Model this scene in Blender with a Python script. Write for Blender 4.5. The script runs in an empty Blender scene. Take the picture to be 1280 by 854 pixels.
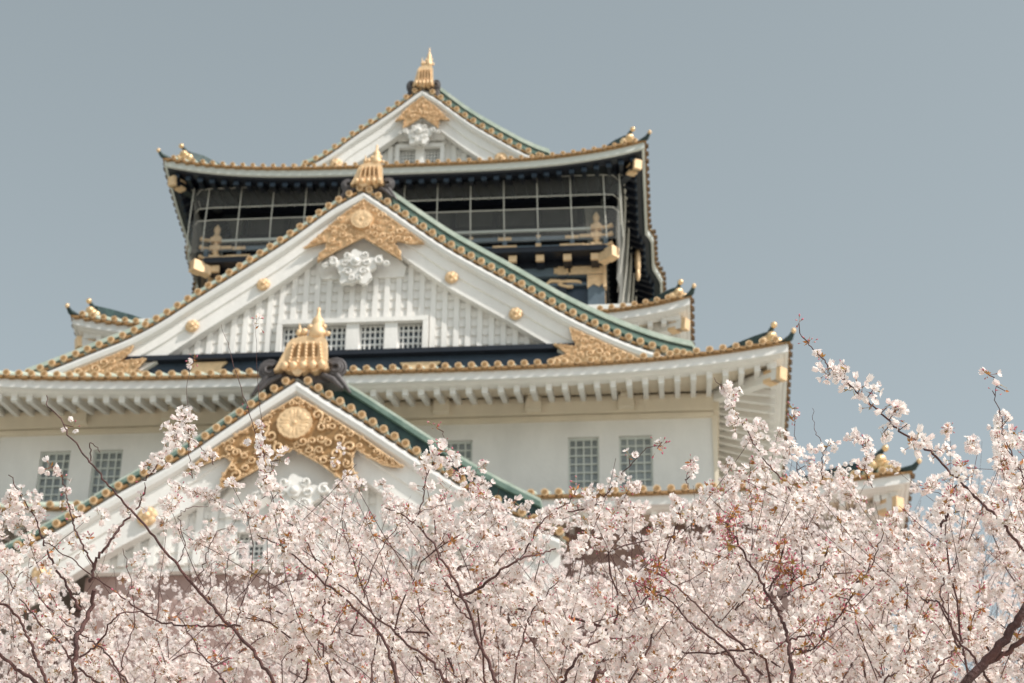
import bpy, math, random
import numpy as np
from mathutils import Vector, Matrix
random.seed(7); RNG = np.random.default_rng(11)
SC = bpy.context.scene
COL = SC.collection

# ------------------------------------------------------------------ camera
F_PX, PITCH, YAW, ROLL, CAMZ = 2640.0, math.radians(30.35), math.radians(-4.75), math.radians(.68), 1.6
def _axes():
    cp, sp, cy, sy = math.cos(PITCH), math.sin(PITCH), math.cos(YAW), math.sin(YAW)
    f = np.array([sy*cp, cy*cp, sp]); r = np.array([cy, -sy, 0.]); u = np.cross(r, f)
    c, s = math.cos(ROLL), math.sin(ROLL)
    return c*r+s*u, -s*r+c*u, f
AR, AU, AF = _axes()
cam_d = bpy.data.cameras.new('camera'); cam = bpy.data.objects.new('camera', cam_d); COL.objects.link(cam)
cam.matrix_world = Matrix(((AR[0], AU[0], -AF[0], 0), (AR[1], AU[1], -AF[1], 0), (AR[2], AU[2], -AF[2], CAMZ), (0, 0, 0, 1)))
cam_d.sensor_width = 36; cam_d.lens = F_PX/1280*36; cam_d.clip_start = .1; cam_d.clip_end = 6000
cam_d.dof.use_dof = True; cam_d.dof.focus_distance = 9.0; cam_d.dof.aperture_fstop = 6.0
SC.camera = cam

# ------------------------------------------------------------------ sky, sun, exposure
SUN_EL, SUN_AZ = math.radians(46), math.radians(115)      # azimuth clockwise from +Y
w = bpy.data.worlds.new('World'); SC.world = w; w.use_nodes = True
nt = w.node_tree; bg = nt.nodes['Background']
sky = nt.nodes.new('ShaderNodeTexSky'); sky.sky_type = 'NISHITA'; sky.sun_disc = False
sky.sun_elevation = SUN_EL; sky.sun_rotation = SUN_AZ; sky.air_density = 1.0; sky.dust_density = 1.0; sky.ozone_density = 1.2; sky.altitude = 20
hs = nt.nodes.new('ShaderNodeHueSaturation'); hs.inputs['Hue'].default_value = .452; hs.inputs['Saturation'].default_value = .34; hs.inputs['Value'].default_value = 1.0
nt.links.new(sky.outputs[0], hs.inputs['Color']); nt.links.new(hs.outputs[0], bg.inputs[0]); bg.inputs[1].default_value = .148
sd = bpy.data.lights.new('sun', 'SUN'); sd.energy = 3.9; sd.angle = math.radians(.6); sd.color = (1, .95, .88)
sun = bpy.data.objects.new('sun', sd); COL.objects.link(sun)
sdir = Vector((math.sin(SUN_AZ)*math.cos(SUN_EL), math.cos(SUN_AZ)*math.cos(SUN_EL), math.sin(SUN_EL)))
sun.rotation_euler = sdir.to_track_quat('Z', 'Y').to_euler(); sun.location = (20, -10, 80)
SC.view_settings.view_transform = 'Standard'; SC.view_settings.look = 'None'
SC.view_settings.exposure = 0.13; SC.view_settings.gamma = 1.0

# ------------------------------------------------------------------ helpers
def ray(px, py):
    return AF + (px-640)/F_PX*AR - (py-427)/F_PX*AU
def P3(px, py, Y):
    """the point of the plane y = Y on the sight line measured on the survey drawing"""
    d = ray(px, py); t = Y/d[1]
    return np.array([t*d[0], Y, CAMZ+t*d[2]])
XC = -9.51

def mat(name, col, rough=.6, metal=0., var=0., scale=3., bump=0., bscale=20., col2=None, trans=0., spec=.5, streak=0., island=0.):
    m = bpy.data.materials.new(name); m.use_nodes = True; t = m.node_tree; b = t.nodes['Principled BSDF']
    b.inputs['Roughness'].default_value = rough; b.inputs['Metallic'].default_value = metal
    b.inputs['Specular IOR Level'].default_value = spec
    c = (*col, 1); b.inputs['Base Color'].default_value = c
    out = t.nodes['Material Output']
    src = None
    if var > 0 or col2:
        co = t.nodes.new('ShaderNodeTexCoord'); n = t.nodes.new('ShaderNodeTexNoise'); n.inputs['Scale'].default_value = scale; n.inputs['Detail'].default_value = 6; n.inputs['Roughness'].default_value = .65
        mp = t.nodes.new('ShaderNodeMapping'); t.links.new(co.outputs['Object'], mp.inputs[0]); t.links.new(mp.outputs[0], n.inputs['Vector'])
        if streak: mp.inputs['Scale'].default_value = (1, 1, streak)
        r = t.nodes.new('ShaderNodeValToRGB'); r.color_ramp.elements[0].position = .34; r.color_ramp.elements[1].position = .66
        c2 = col2 or tuple(x*(1-var) for x in col)
        r.color_ramp.elements[0].color = (*c2, 1); r.color_ramp.elements[1].color = c
        t.links.new(n.outputs[0], r.inputs[0]); src = r.outputs[0]
    if island > 0:
        g = t.nodes.new('ShaderNodeNewGeometry'); r = t.nodes.new('ShaderNodeValToRGB')
        r.color_ramp.elements[0].color = (*(col2 or col), 1); r.color_ramp.elements[1].color = c
        r.color_ramp.elements[1].position = island
        t.links.new(g.outputs['Random Per Island'], r.inputs[0]); src = r.outputs[0]
    if src: t.links.new(src, b.inputs['Base Color'])
    if bump > 0:
        co = t.nodes.new('ShaderNodeTexCoord'); n = t.nodes.new('ShaderNodeTexNoise'); n.inputs['Scale'].default_value = bscale; n.inputs['Detail'].default_value = 4
        bp = t.nodes.new('ShaderNodeBump'); bp.inputs['Strength'].default_value = bump; bp.inputs['Distance'].default_value = .05
        t.links.new(co.outputs['Object'], n.inputs['Vector']); t.links.new(n.outputs[0], bp.inputs['Height']); t.links.new(bp.outputs[0], b.inputs['Normal'])
    if trans > 0:
        tr = t.nodes.new('ShaderNodeBsdfTranslucent'); mx = t.nodes.new('ShaderNodeMixShader'); mx.inputs[0].default_value = trans
        if src: t.links.new(src, tr.inputs[0])
        else: tr.inputs[0].default_value = c
        t.links.new(b.outputs[0], mx.inputs[1]); t.links.new(tr.outputs[0], mx.inputs[2]); t.links.new(mx.outputs[0], out.inputs[0])
    return m

M = {
 'plaster': mat('white plaster', (.85, .825, .79), .8, var=.13, scale=.8, streak=.35, bump=.15, bscale=9),
 'plaster_warm': mat('cream plaster with eave shade', (.82, .72, .58), .85, var=.12, scale=.7, streak=.5, bump=.2, bscale=8),  # warm beige of the under-eave shade put into the colour
 'white_paint': mat('white painted wood', (.80, .785, .76), .45, var=.06, scale=2.2, streak=.5),
 'gold': mat('gilded metal', (.90, .63, .37), .5, .2, var=.22, scale=5, bump=.25, bscale=25),
 'gold_bright': mat('polished gilding', (.92, .64, .36), .33, .5, var=.15, scale=4, bump=.2, bscale=10),
 'gold_mid': mat('gilded ground', (.72, .47, .25), .5, .2, var=.3, scale=8),
 'gold_side': mat('dark side tile end', (.20, .12, .06), .6, .2, var=.5, scale=8),  # darker gilding for the tile ends of the side eaves
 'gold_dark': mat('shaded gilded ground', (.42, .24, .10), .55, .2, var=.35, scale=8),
 'roof_sheet': mat('weathered copper sheet', (.36, .34, .30), .7, .0, col2=(.26, .255, .225), scale=1.2, bump=.3, bscale=6),
 'copper': mat('green copper patina', (.22, .30, .25), .6, .1, col2=(.09, .15, .125), scale=1.6, streak=1, bump=.2, bscale=12),
 'copper_pale': mat('pale copper patina', (.62, .66, .57), .5, .1, col2=(.40, .48, .40), scale=2.5, bump=.2, bscale=12),
 'copper_dark': mat('dark copper patina and ridge shade', (.045, .085, .08), .5, .1, col2=(.015, .03, .035), scale=2.5),  # dark patina; also paints the shaded side of the lower gable's ridges
 'lacquer': mat('black lacquer', (.012, .015, .024), .35, var=.3, scale=2),
 'navy': mat('navy lacquer', (.035, .055, .085), .4, var=.3, scale=2),
 'blue_rail': mat('rail with sky reflection tint', (.13, .175, .215), .5, var=.25, scale=3),  # blue grey of the reflected sky put into the rail colour
 'dark_in': mat('unlit opening black', (.004, .004, .005), .9),  # near black sheet colour stands for the unlit gallery openings
 'panel': mat('dark grey panel', (.07, .07, .075), .7, var=.4, scale=1.3),
 'panel2': mat('grey interior', (.15, .14, .12), .8, col2=(.05, .05, .05), scale=.8),
 'rope': mat('net cable', (.58, .56, .50), .7),
 'oni': mat('dark grey ridge tile', (.12, .105, .105), .55, var=.5, scale=3, bump=.3, bscale=12),
 'bars': mat('window bars', (.62, .64, .60), .6),
 'glass': mat('window glass', (.34, .37, .375), .12, var=.45, scale=.9),
 'glass_dark': mat('dark window glass', (.035, .05, .065), .2, var=.3, scale=2),
 'stone': mat('pinkish brown stone', (.42, .295, .265), .9, col2=(.30, .20, .18), scale=.9, bump=.6, bscale=3),
 'bounce_gravel': mat('pale gravel', (.60, .56, .49), .95, var=.15, scale=6),  # paled to throw bounced light up to the eaves
 'grass': mat('park grass', (.07, .10, .035), .95, var=.5, scale=1.5),
 'bark': mat('cherry bark', (.13, .055, .048), .8, col2=(.055, .024, .022), scale=14, bump=.5, bscale=60),
 'petal': mat('cherry petal', (.945, .895, .865), .75, col2=(.93, .79, .77), island=.4, trans=.55, spec=.2),
 'petal_far': mat('pale cherry petal', (.94, .885, .86), .8, col2=(.92, .78, .76), island=.6, trans=.52, spec=.1),
 'stamen': mat('flower centre', (.50, .20, .16), .7, col2=(.45, .36, .12), island=.5),
 'bud': mat('pink bud', (.66, .17, .26), .6, col2=(.82, .42, .46), island=.6, trans=.25),
 'calyx': mat('red brown stalk', (.30, .12, .07), .6, col2=(.30, .26, .08), island=.7),
 'leaf': mat('bronze young leaf', (.52, .20, .06), .6, col2=(.34, .24, .05), island=.7, trans=.3),
}
def net_mat(name, col, op):
    m = bpy.data.materials.new(name); m.use_nodes = True; t = m.node_tree; b = t.nodes['Principled BSDF']
    b.inputs['Base Color'].default_value = (*col, 1); b.inputs['Roughness'].default_value = .9; b.inputs['Alpha'].default_value = op
    return m
M['net'] = net_mat('fine bird netting', (.34, .34, .33), .17)
M['net_thick'] = net_mat('bunched bird netting', (.22, .215, .195), .80)

def tag(o, label=None, cat=None, group=None, kind=None):
    for k, v in (('label', label), ('category', cat), ('group', group), ('kind', kind)):
        if v: o[k] = v
    return o

class MB:
    def __init__(s): s.v = []; s.f = []; s.mi = []; s.ms = []; s.sm = []
    def add(s, v, f, m=0, smooth=False):
        k = len(s.v); s.v += [tuple(map(float, p)) for p in v]
        for q in f: s.f.append(tuple(i+k for i in q)); s.mi.append(m); s.sm.append(smooth)
    def box(s, c, d, m=0, ax=None):
        """box with centre c, size d; ax = optional 3 unit axes"""
        A = np.array(ax if ax is not None else np.eye(3)); c = np.array(c); v = []
        for i in (-.5, .5):
            for j in (-.5, .5):
                for k in (-.5, .5): v.append(c+A[0]*d[0]*i+A[1]*d[1]*j+A[2]*d[2]*k)
        s.add(v, [(0,1,3,2), (4,6,7,5), (0,4,5,1), (2,3,7,6), (0,2,6,4), (1,5,7,3)], m)
    def bar(s, a, b, wdt, h, m=0):
        a = np.array(a, float); b = np.array(b, float); d = b-a; L = np.linalg.norm(d); d /= L
        up = np.array([0, 0, 1.]);
        if abs(d[2]) > .95: up = np.array([0, 1., 0])
        r = np.cross(d, up); r /= np.linalg.norm(r); u = np.cross(r, d)
        s.box((a+b)/2, (wdt, L, h), m, (r, d, u))
    def tube(s, pts, rad, n=6, m=0, caps=True):
        pts = [np.array(p, float) for p in pts]; N = len(pts)
        if not hasattr(rad, '__len__'): rad = [rad]*N
        V = []; ref = None
        for i, p in enumerate(pts):
            d = pts[min(i+1, N-1)]-pts[max(i-1, 0)]; d = d/(np.linalg.norm(d)+1e-9)
            if ref is None:
                ref = np.array([0, 0, 1.]) if abs(d[2]) < .9 else np.array([1., 0, 0])
            r = np.cross(d, ref); r /= (np.linalg.norm(r)+1e-9); u = np.cross(r, d); ref = u
            for k in range(n):
                a = 2*math.pi*k/n; V.append(p+rad[i]*(math.cos(a)*r+math.sin(a)*u))
        Fc = [(i*n+k, i*n+(k+1) % n, (i+1)*n+(k+1) % n, (i+1)*n+k) for i in range(N-1) for k in range(n)]
        s.add(V, Fc, m, True)
        if caps: s.add(V[:n], [tuple(range(n))[::-1]], m); s.add(V[-n:], [tuple(range(n))], m)
    def cyl(s, c, axis, r, h, n=12, m=0, r2=None):
        axis = np.array(axis, float); axis /= np.linalg.norm(axis); c = np.array(c, float)
        s.tube([c-axis*h/2, c+axis*h/2], [r, r if r2 is None else r2], n, m)
    def lathe(s, c, prof, n=12, m=0, axis=(0, 0, 1), sx=1., sy=1.):
        """prof: (radius, height) list"""
        axis = np.array(axis, float); axis /= np.linalg.norm(axis)
        ref = np.array([1., 0, 0]) if abs(axis[0]) < .9 else np.array([0, 1., 0])
        u = np.cross(axis, ref); u /= np.linalg.norm(u); r = np.cross(u, axis); c = np.array(c, float)
        V = [c+axis*h+rr*(math.cos(2*math.pi*k/n)*r*sx+math.sin(2*math.pi*k/n)*u*sy) for rr, h in prof for k in range(n)]
        N = len(prof); Fc = [(i*n+k, i*n+(k+1) % n, (i+1)*n+(k+1) % n, (i+1)*n+k) for i in range(N-1) for k in range(n)]
        Fc += [tuple(range(n))[::-1], tuple(range((N-1)*n, N*n))]
        s.add(V, Fc, m, True)
    def blob(s, c, r, n=10, m=0):
        r = (r, r, r) if not hasattr(r, '__len__') else r; c = np.array(c, float); K = 6; V = []; Fc = []
        for i in range(K+1):
            th = math.pi*i/K
            for k in range(n):
                a = 2*math.pi*k/n; V.append(c+np.array([r[0]*max(math.sin(th), .02)*math.cos(a), r[1]*max(math.sin(th), .02)*math.sin(a), r[2]*math.cos(th)]))
        for i in range(K):
            for k in range(n): Fc.append((i*n+k, (i+1)*n+k, (i+1)*n+(k+1) % n, i*n+(k+1) % n))
        s.add(V, Fc, m, True)
    def plate(s, pts, y0, y1, m=0):
        """polygon of (x, z) extruded from y0 to y1"""
        n = len(pts); V = [(p[0], y0, p[1]) for p in pts]+[(p[0], y1, p[1]) for p in pts]
        s.add(V, [tuple(range(n)), tuple(range(2*n-1, n-1, -1))]+[(i, (i+1) % n, n+(i+1) % n, n+i) for i in range(n)], m)
    def strip(s, A, B, m=0, smooth=False):
        n = len(A); s.add(list(A)+list(B), [(i, i+1, n+i+1, n+i) for i in range(n-1)], m, smooth)
    def sweep(s, curve, prof, frame, m=0, closed=True, smooth=False, clip=None):
        """curve: list of points; prof: list of (a, b); frame(i) -> two vectors"""
        N = len(curve); K = len(prof); V = []
        for i in range(N):
            a, b = frame(i)
            for (p, q) in prof:
                P_ = np.array(curve[i])+np.array(a)*p+np.array(b)*q
                if clip is not None: P_[2] = max(P_[2], clip+.002*q+.004*p)
                V.append(P_)
        kk = K if closed else K-1
        Fc = [(i*K+k, i*K+(k+1) % K, (i+1)*K+(k+1) % K, (i+1)*K+k) for i in range(N-1) for k in range(kk)]
        if closed: Fc += [tuple(range(K))[::-1], tuple(range((N-1)*K, N*K))]
        s.add(V, Fc, m, smooth)
    def build(s, name, mats, parent=None):
        if not s.f: return None
        me = bpy.data.meshes.new(name); me.from_pydata(s.v, [], s.f)
        for x in (mats if isinstance(mats, (list, tuple)) else [mats]): me.materials.append(x if not isinstance(x, str) else M[x])
        me.polygons.foreach_set('material_index', s.mi); me.polygons.foreach_set('use_smooth', s.sm)
        me.update()
        # normals outward
        import bmesh
        bm = bmesh.new(); bm.from_mesh(me); bmesh.ops.recalc_face_normals(bm, faces=bm.faces); bm.to_mesh(me); bm.free()
        o = bpy.data.objects.new(name, me); COL.objects.link(o)
        if parent: o.parent = parent
        return o
def empty(name, loc=(0, 0, 0)):
    o = bpy.data.objects.new(name, None); COL.objects.link(o); o.location = loc; return o
def child(o, par):                         # parent keeps world coordinates (things stand at the origin)
    o.parent = par; return o
def resample(pts, step=None, n=None):
    p = np.array(pts, float); d = np.r_[0, np.cumsum(np.linalg.norm(np.diff(p, axis=0), axis=1))]
    n = n or max(2, int(round(d[-1]/step))+1); t = np.linspace(0, d[-1], n)
    return np.stack([np.interp(t, d, p[:, k]) for k in range(p.shape[1])], 1)
def smooth(pts, n=40):
    """monotone-ish smooth curve through measured points (Catmull-Rom)"""
    p = [np.array(q, float) for q in pts]; p = [2*p[0]-p[1]]+p+[2*p[-1]-p[-2]]; out = []
    for i in range(1, len(p)-2):
        for t in np.linspace(0, 1, 12, endpoint=False):
            a, b, c, d = p[i-1], p[i], p[i+1], p[i+2]
            out.append(.5*((2*b)+(-a+c)*t+(2*a-5*b+4*c-d)*t*t+(-a+3*b-3*c+d)*t**3))
    out.append(p[-2]); return resample(out, n=n)

# ------------------------------------------------------------------ setting
g = MB(); g.box((0, 300, -.1), (3000, 3000, .2)); tag(g.build('ground', 'grass'), kind='structure')
g = MB(); g.strip([(-120, -60, .004), (120, -60, .004)], [(-120, 120, .004), (120, 120, .004)]); tag(g.build('bounce_ground', 'bounce_gravel'), kind='structure')  # unseen ground, made wide and pale to bounce light under the eaves

# ------------------------------------------------------------------ the castle keep
castle = empty('castle', (0, 0, 0))
tag(castle, 'white plaster castle keep with gold trimmed gables rising behind the cherry blossom', 'castle')

# --- battered stone base
b = MB()
lv = [(0, 9.5), (6, 6.2), (12, 3.6), (18, 1.6), (22.5, .5), (26.2, 0)]
rings = []
for z, o in lv: rings.append([(XC-14.2-o, 54-o, z), (XC+14.2+o, 54-o, z), (XC+14.2+o, 92+o, z), (XC-14.2-o, 92+o, z)])
V = [p for r in rings for p in r]
b.add(V, [(i*4+k, i*4+(k+1) % 4, (i+1)*4+(k+1) % 4, (i+1)*4+k) for i in range(len(lv)-1) for k in range(4)]+[(20, 21, 22, 23)])
rr = random.Random(3)                         # proud stones in courses on the faces that can be seen
for z in np.arange(.4, 26, .8):
    o = np.interp(z, [a for a, _ in lv], [c for _, c in lv]); x = XC-14.2-o
    while x < XC+14.2+o:
        wd = rr.uniform(.7, 1.7); b.box((x+wd/2, 54-o+.02, z+rr.uniform(-.05, .05)), (wd-.06, .22+rr.random()*.14, .74)); x += wd
b.build('stone_base', 'stone', castle)

def loop_path(xh, y0, y1, z0, rise, p, bump=None, n=72):
    """closed eave line seen from above (front, right, back, left) with mitred outward vectors"""
    ym, yh = (y0+y1)/2, (y1-y0)/2; P = []; O = []
    us = np.sin(np.linspace(-math.pi/2, math.pi/2, n+1))*.35+np.linspace(-1, 1, n+1)*.65
    zf = lambda u: z0+rise*abs(u)**p
    for u in us[:-1]: P.append((XC+u*xh, y0, zf(u))); O.append((0, -1) if abs(u) < .9999 else (-1, -1))
    for u in us[:-1]:
        dx = bump(ym+u*yh) if bump else 0
        P.append((XC+xh+dx, ym+u*yh, zf(u))); O.append((1, 0) if abs(u) < .9999 else (1, -1))
    for u in us[:-1]: P.append((XC-u*xh, y1, zf(u))); O.append((0, 1) if abs(u) < .9999 else (1, 1))
    for u in us[:-1]:
        dx = bump(ym-u*yh) if bump else 0
        P.append((XC-xh-dx, ym-u*yh, zf(u))); O.append((-1, 0) if abs(u) < .9999 else (-1, 1))
    P.append(P[0]); O.append(O[0])
    return np.array(P), np.array(O, float)

def side_iter(P, O, step):
    """stations along each straight side, with plain outward vectors"""
    n = (len(P)-1)//4
    for k, o in enumerate(((0, -1), (1, 0), (0, 1), (-1, 0))):
        q = resample(P[k*n:(k+1)*n+1], step=step)
        for i in range(len(q)): yield k, i, q[i], np.array([o[0], o[1], 0.]), len(q)

def tier(label, xh, y0, y1, z0, rise, p, wall, wall_z, inner, inner_z, black=False, bump=None, fh=.25, tip=1.0, corners=True):
    P, O = loop_path(xh, y0, y1, z0, rise, p, bump)
    O3 = np.c_[O, np.zeros(len(O))]
    up = np.array([0, 0, 1.])
    def fr(i): return O3[i], up
    # roof surface
    r = MB(); wx, wy0, wy1 = inner
    n = (len(P)-1)//4
    A = [p_+up*.14 for p_ in P]; B = []
    for i, p_ in enumerate(P):
        B.append((min(max(p_[0], XC-wx), XC+wx), min(max(p_[1], wy0), wy1), inner_z))
    mid = [np.array(a)*.5+np.array(b_)*.5-up*.28*(abs(inner_z-a[2])/3) for a, b_ in zip(A, B)]
    r.strip(A, mid, 0, True); r.strip(mid, B, 0, True)
    roof = r.build('roof', 'roof_sheet', castle)
    if label: tag(roof, label)
    # fascia boards
    f = MB(); f.sweep(P, [(-.02, .02), (-.02, -fh), (-.12, -fh-.02), (-.12, .02)], fr, 0, True)
    f.build('fascia', 'white_paint' if not black else 'bars', roof)
    f = MB(); f.sweep(P, [(-.12, -fh+.01), (-.22, -fh-.05), (-.50, -fh-.07), (-.5, .0), (-.124, .0)], fr, 0, True)
    f.build('under_fascia', 'lacquer' if black else 'plaster', roof)
    # gilt lip under the tiles
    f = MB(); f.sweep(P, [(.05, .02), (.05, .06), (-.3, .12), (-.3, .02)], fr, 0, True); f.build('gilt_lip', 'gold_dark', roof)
    # round tiles with gilt end discs
    t = MB(); d = MB(); rd = .088 if black else .108
    for k, i, q, o, N in side_iter(P, O, .385):
        if k == 2 or i in (0, N-1): continue
        c = q+up*(.06+rd*1.15)+o*.05
        dc = (xh-abs(q[0]-XC)) if o[1] != 0 else min(q[1]-y0, y1-q[1])
        Lb = min(1.3, dc*(.9 if o[1] != 0 else .45))
        if Lb > .25: t.tube([c-o*.02, c-o*Lb+up*.46*Lb], [rd*.93, rd*.93], 8)
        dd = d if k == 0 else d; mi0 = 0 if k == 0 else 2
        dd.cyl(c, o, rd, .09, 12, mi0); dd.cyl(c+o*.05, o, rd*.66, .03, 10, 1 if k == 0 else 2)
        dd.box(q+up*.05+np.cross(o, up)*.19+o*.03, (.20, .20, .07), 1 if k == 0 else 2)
    t.build('tile_row', 'copper_pale', roof); d.build('tile_ends', ['gold', 'gold_dark', 'gold_side'], roof)
    # soffit and rafters
    wxh, wy, wyb = wall
    s = MB(); A = [p_-O3[i]*.48+up*(-fh-.04) for i, p_ in enumerate(P)]
    B = [(min(max(p_[0], XC-wxh), XC+wxh), min(max(p_[1], wy), wyb), wall_z+.12) for p_ in P]
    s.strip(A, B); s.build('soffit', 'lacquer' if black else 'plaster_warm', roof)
    ra = MB()
    for k, i, q, o, N in side_iter(P, O, .47):
        if k == 2 or i in (0, N-1): continue
        a = q-o*.42+up*(-fh-.16)
        if o[1] != 0: e = np.array([q[0], wy, wall_z]); 
        else: e = np.array([XC+o[0]*wxh, q[1], wall_z])
        # corner fan: rafters outside the wall line die into the hip beam
        over = max(0, (abs(q[0]-XC)-wxh)) if o[1] != 0 else max(0, wy-q[1], q[1]-wyb)
        depth = (wy-y0) if o[1] != 0 else (xh-wxh)
        tt = 1-over/max(depth, .1)
        if tt < .12: continue
        e = a+(e-a)*tt
        ra.bar(a, e, .15, .2)
        if not black: ra.box(a-o*.02, (.17, .17, .22))
        else: ra.box(a+o*.03, (.2, .06, .16), 1) if abs(o[1]) else ra.box(a+o*.03, (.06, .2, .16), 1)
    ra.build('rafters', ['lacquer', 'navy'] if black else 'plaster', roof)
    # hips: ridge, gilt beast, tip and beam end at the two near corners
    if corners:
        for sx in (-1, 1):
            c = np.array([XC+sx*xh, y0, z0+rise]); inn = np.array([XC+sx*wx, wy0, inner_z]); dr = inn-c; L = np.linalg.norm(dr); dr /= L
            hz = np.array([dr[0], dr[1], 0]); hz /= np.linalg.norm(hz)
            h = MB()
            pts = [c-hz*.34+up*.30, c-hz*.12+up*.14, c+hz*.5+up*.15]+[c+dr*L*t_+up*(.36-.28*math.sin(t_*math.pi)) for t_ in (.25, .5, .75, 1)]
            h.tube(pts[:3], [.045, .09, .12], 8, 1)
            pts2 = [c+hz*d_+up*(dz_+(dr[2]/math.hypot(dr[0], dr[1]))*d_*.92) for d_, dz_ in (((1.05, .30), (1.7, .22), (2.4, .0), (3.2, -.4)) if black else ((1.05, .32), (1.7, .28), (2.9, .16), (4.4, -.1)))]
            for a_, b_ in zip(pts2[:-1], pts2[1:]): h.bar(a_, b_, .32, .32)
            h.tube([p__+up*.14 for p__ in pts2], .10, 8, 1)
            h.tube([c+hz*1.15+up*.75, c+hz*.92+up*.92, c+hz*.78+up*1.0], [.10, .08, .06], 8)
            h.build('hip_ridge', ['copper_dark', 'copper_dark'], roof)
            o_ = MB(); q = c+hz*.95+up*.60
            o_.blob(q, (.25, .24, .20)); o_.blob(q+np.array([sx*.03, -.14, .08]), (.16, .15, .14)); o_.blob(q+np.array([-sx*.2, -.12, -.1]), .15); o_.blob(q+np.array([sx*.2, -.12, -.12]), .15)
            o_.blob(q+np.array([0, -.22, .05]), .1); o_.blob(c+hz*.72+up*1.02, .10)
            o_.build('corner_beast', 'gold_bright', roof)
            tp = MB(); tp.blob(c-hz*.30+up*.28, (.075, .075, .09)); tp.build('corner_tip', 'gold', roof)
            wc = np.array([XC+sx*wxh, wy, wall_z-.05]); e = c+hz*.50+up*(-fh-.52)
            bm_ = MB(); bm_.bar(wc, e, .29, .35); bm_.build('hip_beam', 'lacquer' if black else 'plaster', roof)
            ge = MB(); dv = (wc-e)/np.linalg.norm(wc-e); rv = np.cross(dv, up); rv /= np.linalg.norm(rv); uv = np.cross(rv, dv)
            ge.box(e-dv*.02, (.30, .16, .38), 0, (rv, dv, uv)); ge.box(e+dv*.18, (.27, .26, .35), 1, (rv, dv, uv))
            for s_ in (-1, 1): ge.box(e+dv*.42+uv*.14*s_, (.32, .3, .11), 1, (rv, dv, uv))
            ge.build('beam_end', ['gold', 'gold'], roof)
    return roof

def wall_sheet(m_, x0, x1, z0, z1, Y, ops, rev, mi=0):
    xs = sorted({x0, x1, *[v for o in ops for v in o[:2]]}); zs = sorted({z0, z1, *[v for o in ops for v in o[2:4]]})
    for a, b_ in zip(xs[:-1], xs[1:]):
        for c, d in zip(zs[:-1], zs[1:]):
            if any(o[0] <= a+1e-6 and b_-1e-6 <= o[1] and o[2] <= c+1e-6 and d-1e-6 <= o[3] for o in ops): continue
            m_.add([(a, Y, c), (b_, Y, c), (b_, Y, d), (a, Y, d)], [(0, 1, 2, 3)], mi)
    for a, b_, c, d in [o[:4] for o in ops]:
        m_.add([(a, Y, c), (b_, Y, c), (b_, Y, d), (a, Y, d), (a, Y+rev, c), (b_, Y+rev, c), (b_, Y+rev, d), (a, Y+rev, d)], [(0, 4, 5, 1), (1, 5, 6, 2), (2, 6, 7, 3), (3, 7, 4, 0)], mi)

def window(op, Y, nx, nz, parent, rev=.18, frame='bars', pane='glass', bw=.045):
    a, b_, c, d = op[:4]; f = MB(); y = Y+rev-.05
    for x in (a+.03, b_-.03): f.box((x, y, (c+d)/2), (.06, .06, d-c-.002))
    for z in (c+.03, d-.03): f.box(((a+b_)/2, y, z), (b_-a-.124, .06, .06))
    for i in range(1, nx): f.box((a+(b_-a)*i/nx, y-.004, (c+d)/2), (bw, .05, d-c-.122))
    for i in range(1, nz): f.box(((a+b_)/2, y+.012, c+(d-c)*i/nz), (b_-a-.124, .05, bw))
    fo = f.build('window', frame, parent)
    p = MB(); p.box(((a+b_)/2, Y+rev-.006, (c+d)/2), (b_-a-.002, .01, d-c-.002)); p.build('pane', pane, fo)
    return fo

# --- lower tier walls and roofs
tier('lowest visible roof tier, widest, half hidden by the blossom', 16.1, 52, 94, 27.1, .52, 5, (13.9, 54.2, 91.8), 27.15, (11.0, 56, 90), 29.15)
lowmat = MB(); 
lowmat.add([(XC-13.95, 54.15, 25.6), (XC+13.95, 54.15, 25.6), (XC+13.95, 54.15, 27.5), (XC-13.95, 54.15, 27.5), (XC-13.95, 91.8, 25.6), (XC+13.95, 91.8, 25.6), (XC+13.95, 91.8, 27.5), (XC-13.95, 91.8, 27.5)],
           [(0, 1, 2, 3), (1, 5, 6, 2), (0, 3, 7, 4), (4, 7, 6, 5)])
lowmat.build('wall', 'stone', castle)

YW = 56.0
def opx(x0, x1, y0, y1, Y=YW):
    p = P3(x0, (y0+y1)/2, Y); q = P3(x1, (y0+y1)/2, Y); t = P3((x0+x1)/2, y0, Y); u = P3((x0+x1)/2, y1, Y)
    return (p[0], q[0], u[2], t[2])
ops = [opx(710, 749, 547, 608), opx(774, 816, 545, 607), opx(553, 590, 550, 612), opx(113, 150, 567, 629), opx(46, 84, 570, 632)]
ops = [(a, b_, 29.42, 31.12) for a, b_, c, d in ops]
ops.append((XC-4.2, XC-3.3, 29.42, 31.12))
wl = MB(); wall_sheet(wl, XC-10.95, XC+10.95, 26, 32.9, YW, ops, .2)
for sx in (-1, 1): wl.add([(XC+sx*10.95, YW, 26), (XC+sx*10.95, 90, 26), (XC+sx*10.95, 90, 32.9), (XC+sx*10.95, YW, 32.9)], [(0, 1, 2, 3)])
wl.add([(XC-10.95, 90, 26), (XC+10.95, 90, 26), (XC+10.95, 90, 32.9), (XC-10.95, 90, 32.9)], [(0, 1, 2, 3)])
w3 = wl.build('wall', 'plaster', castle)
for o in ops: window(o, YW, 4, 6, castle, .2)
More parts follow.
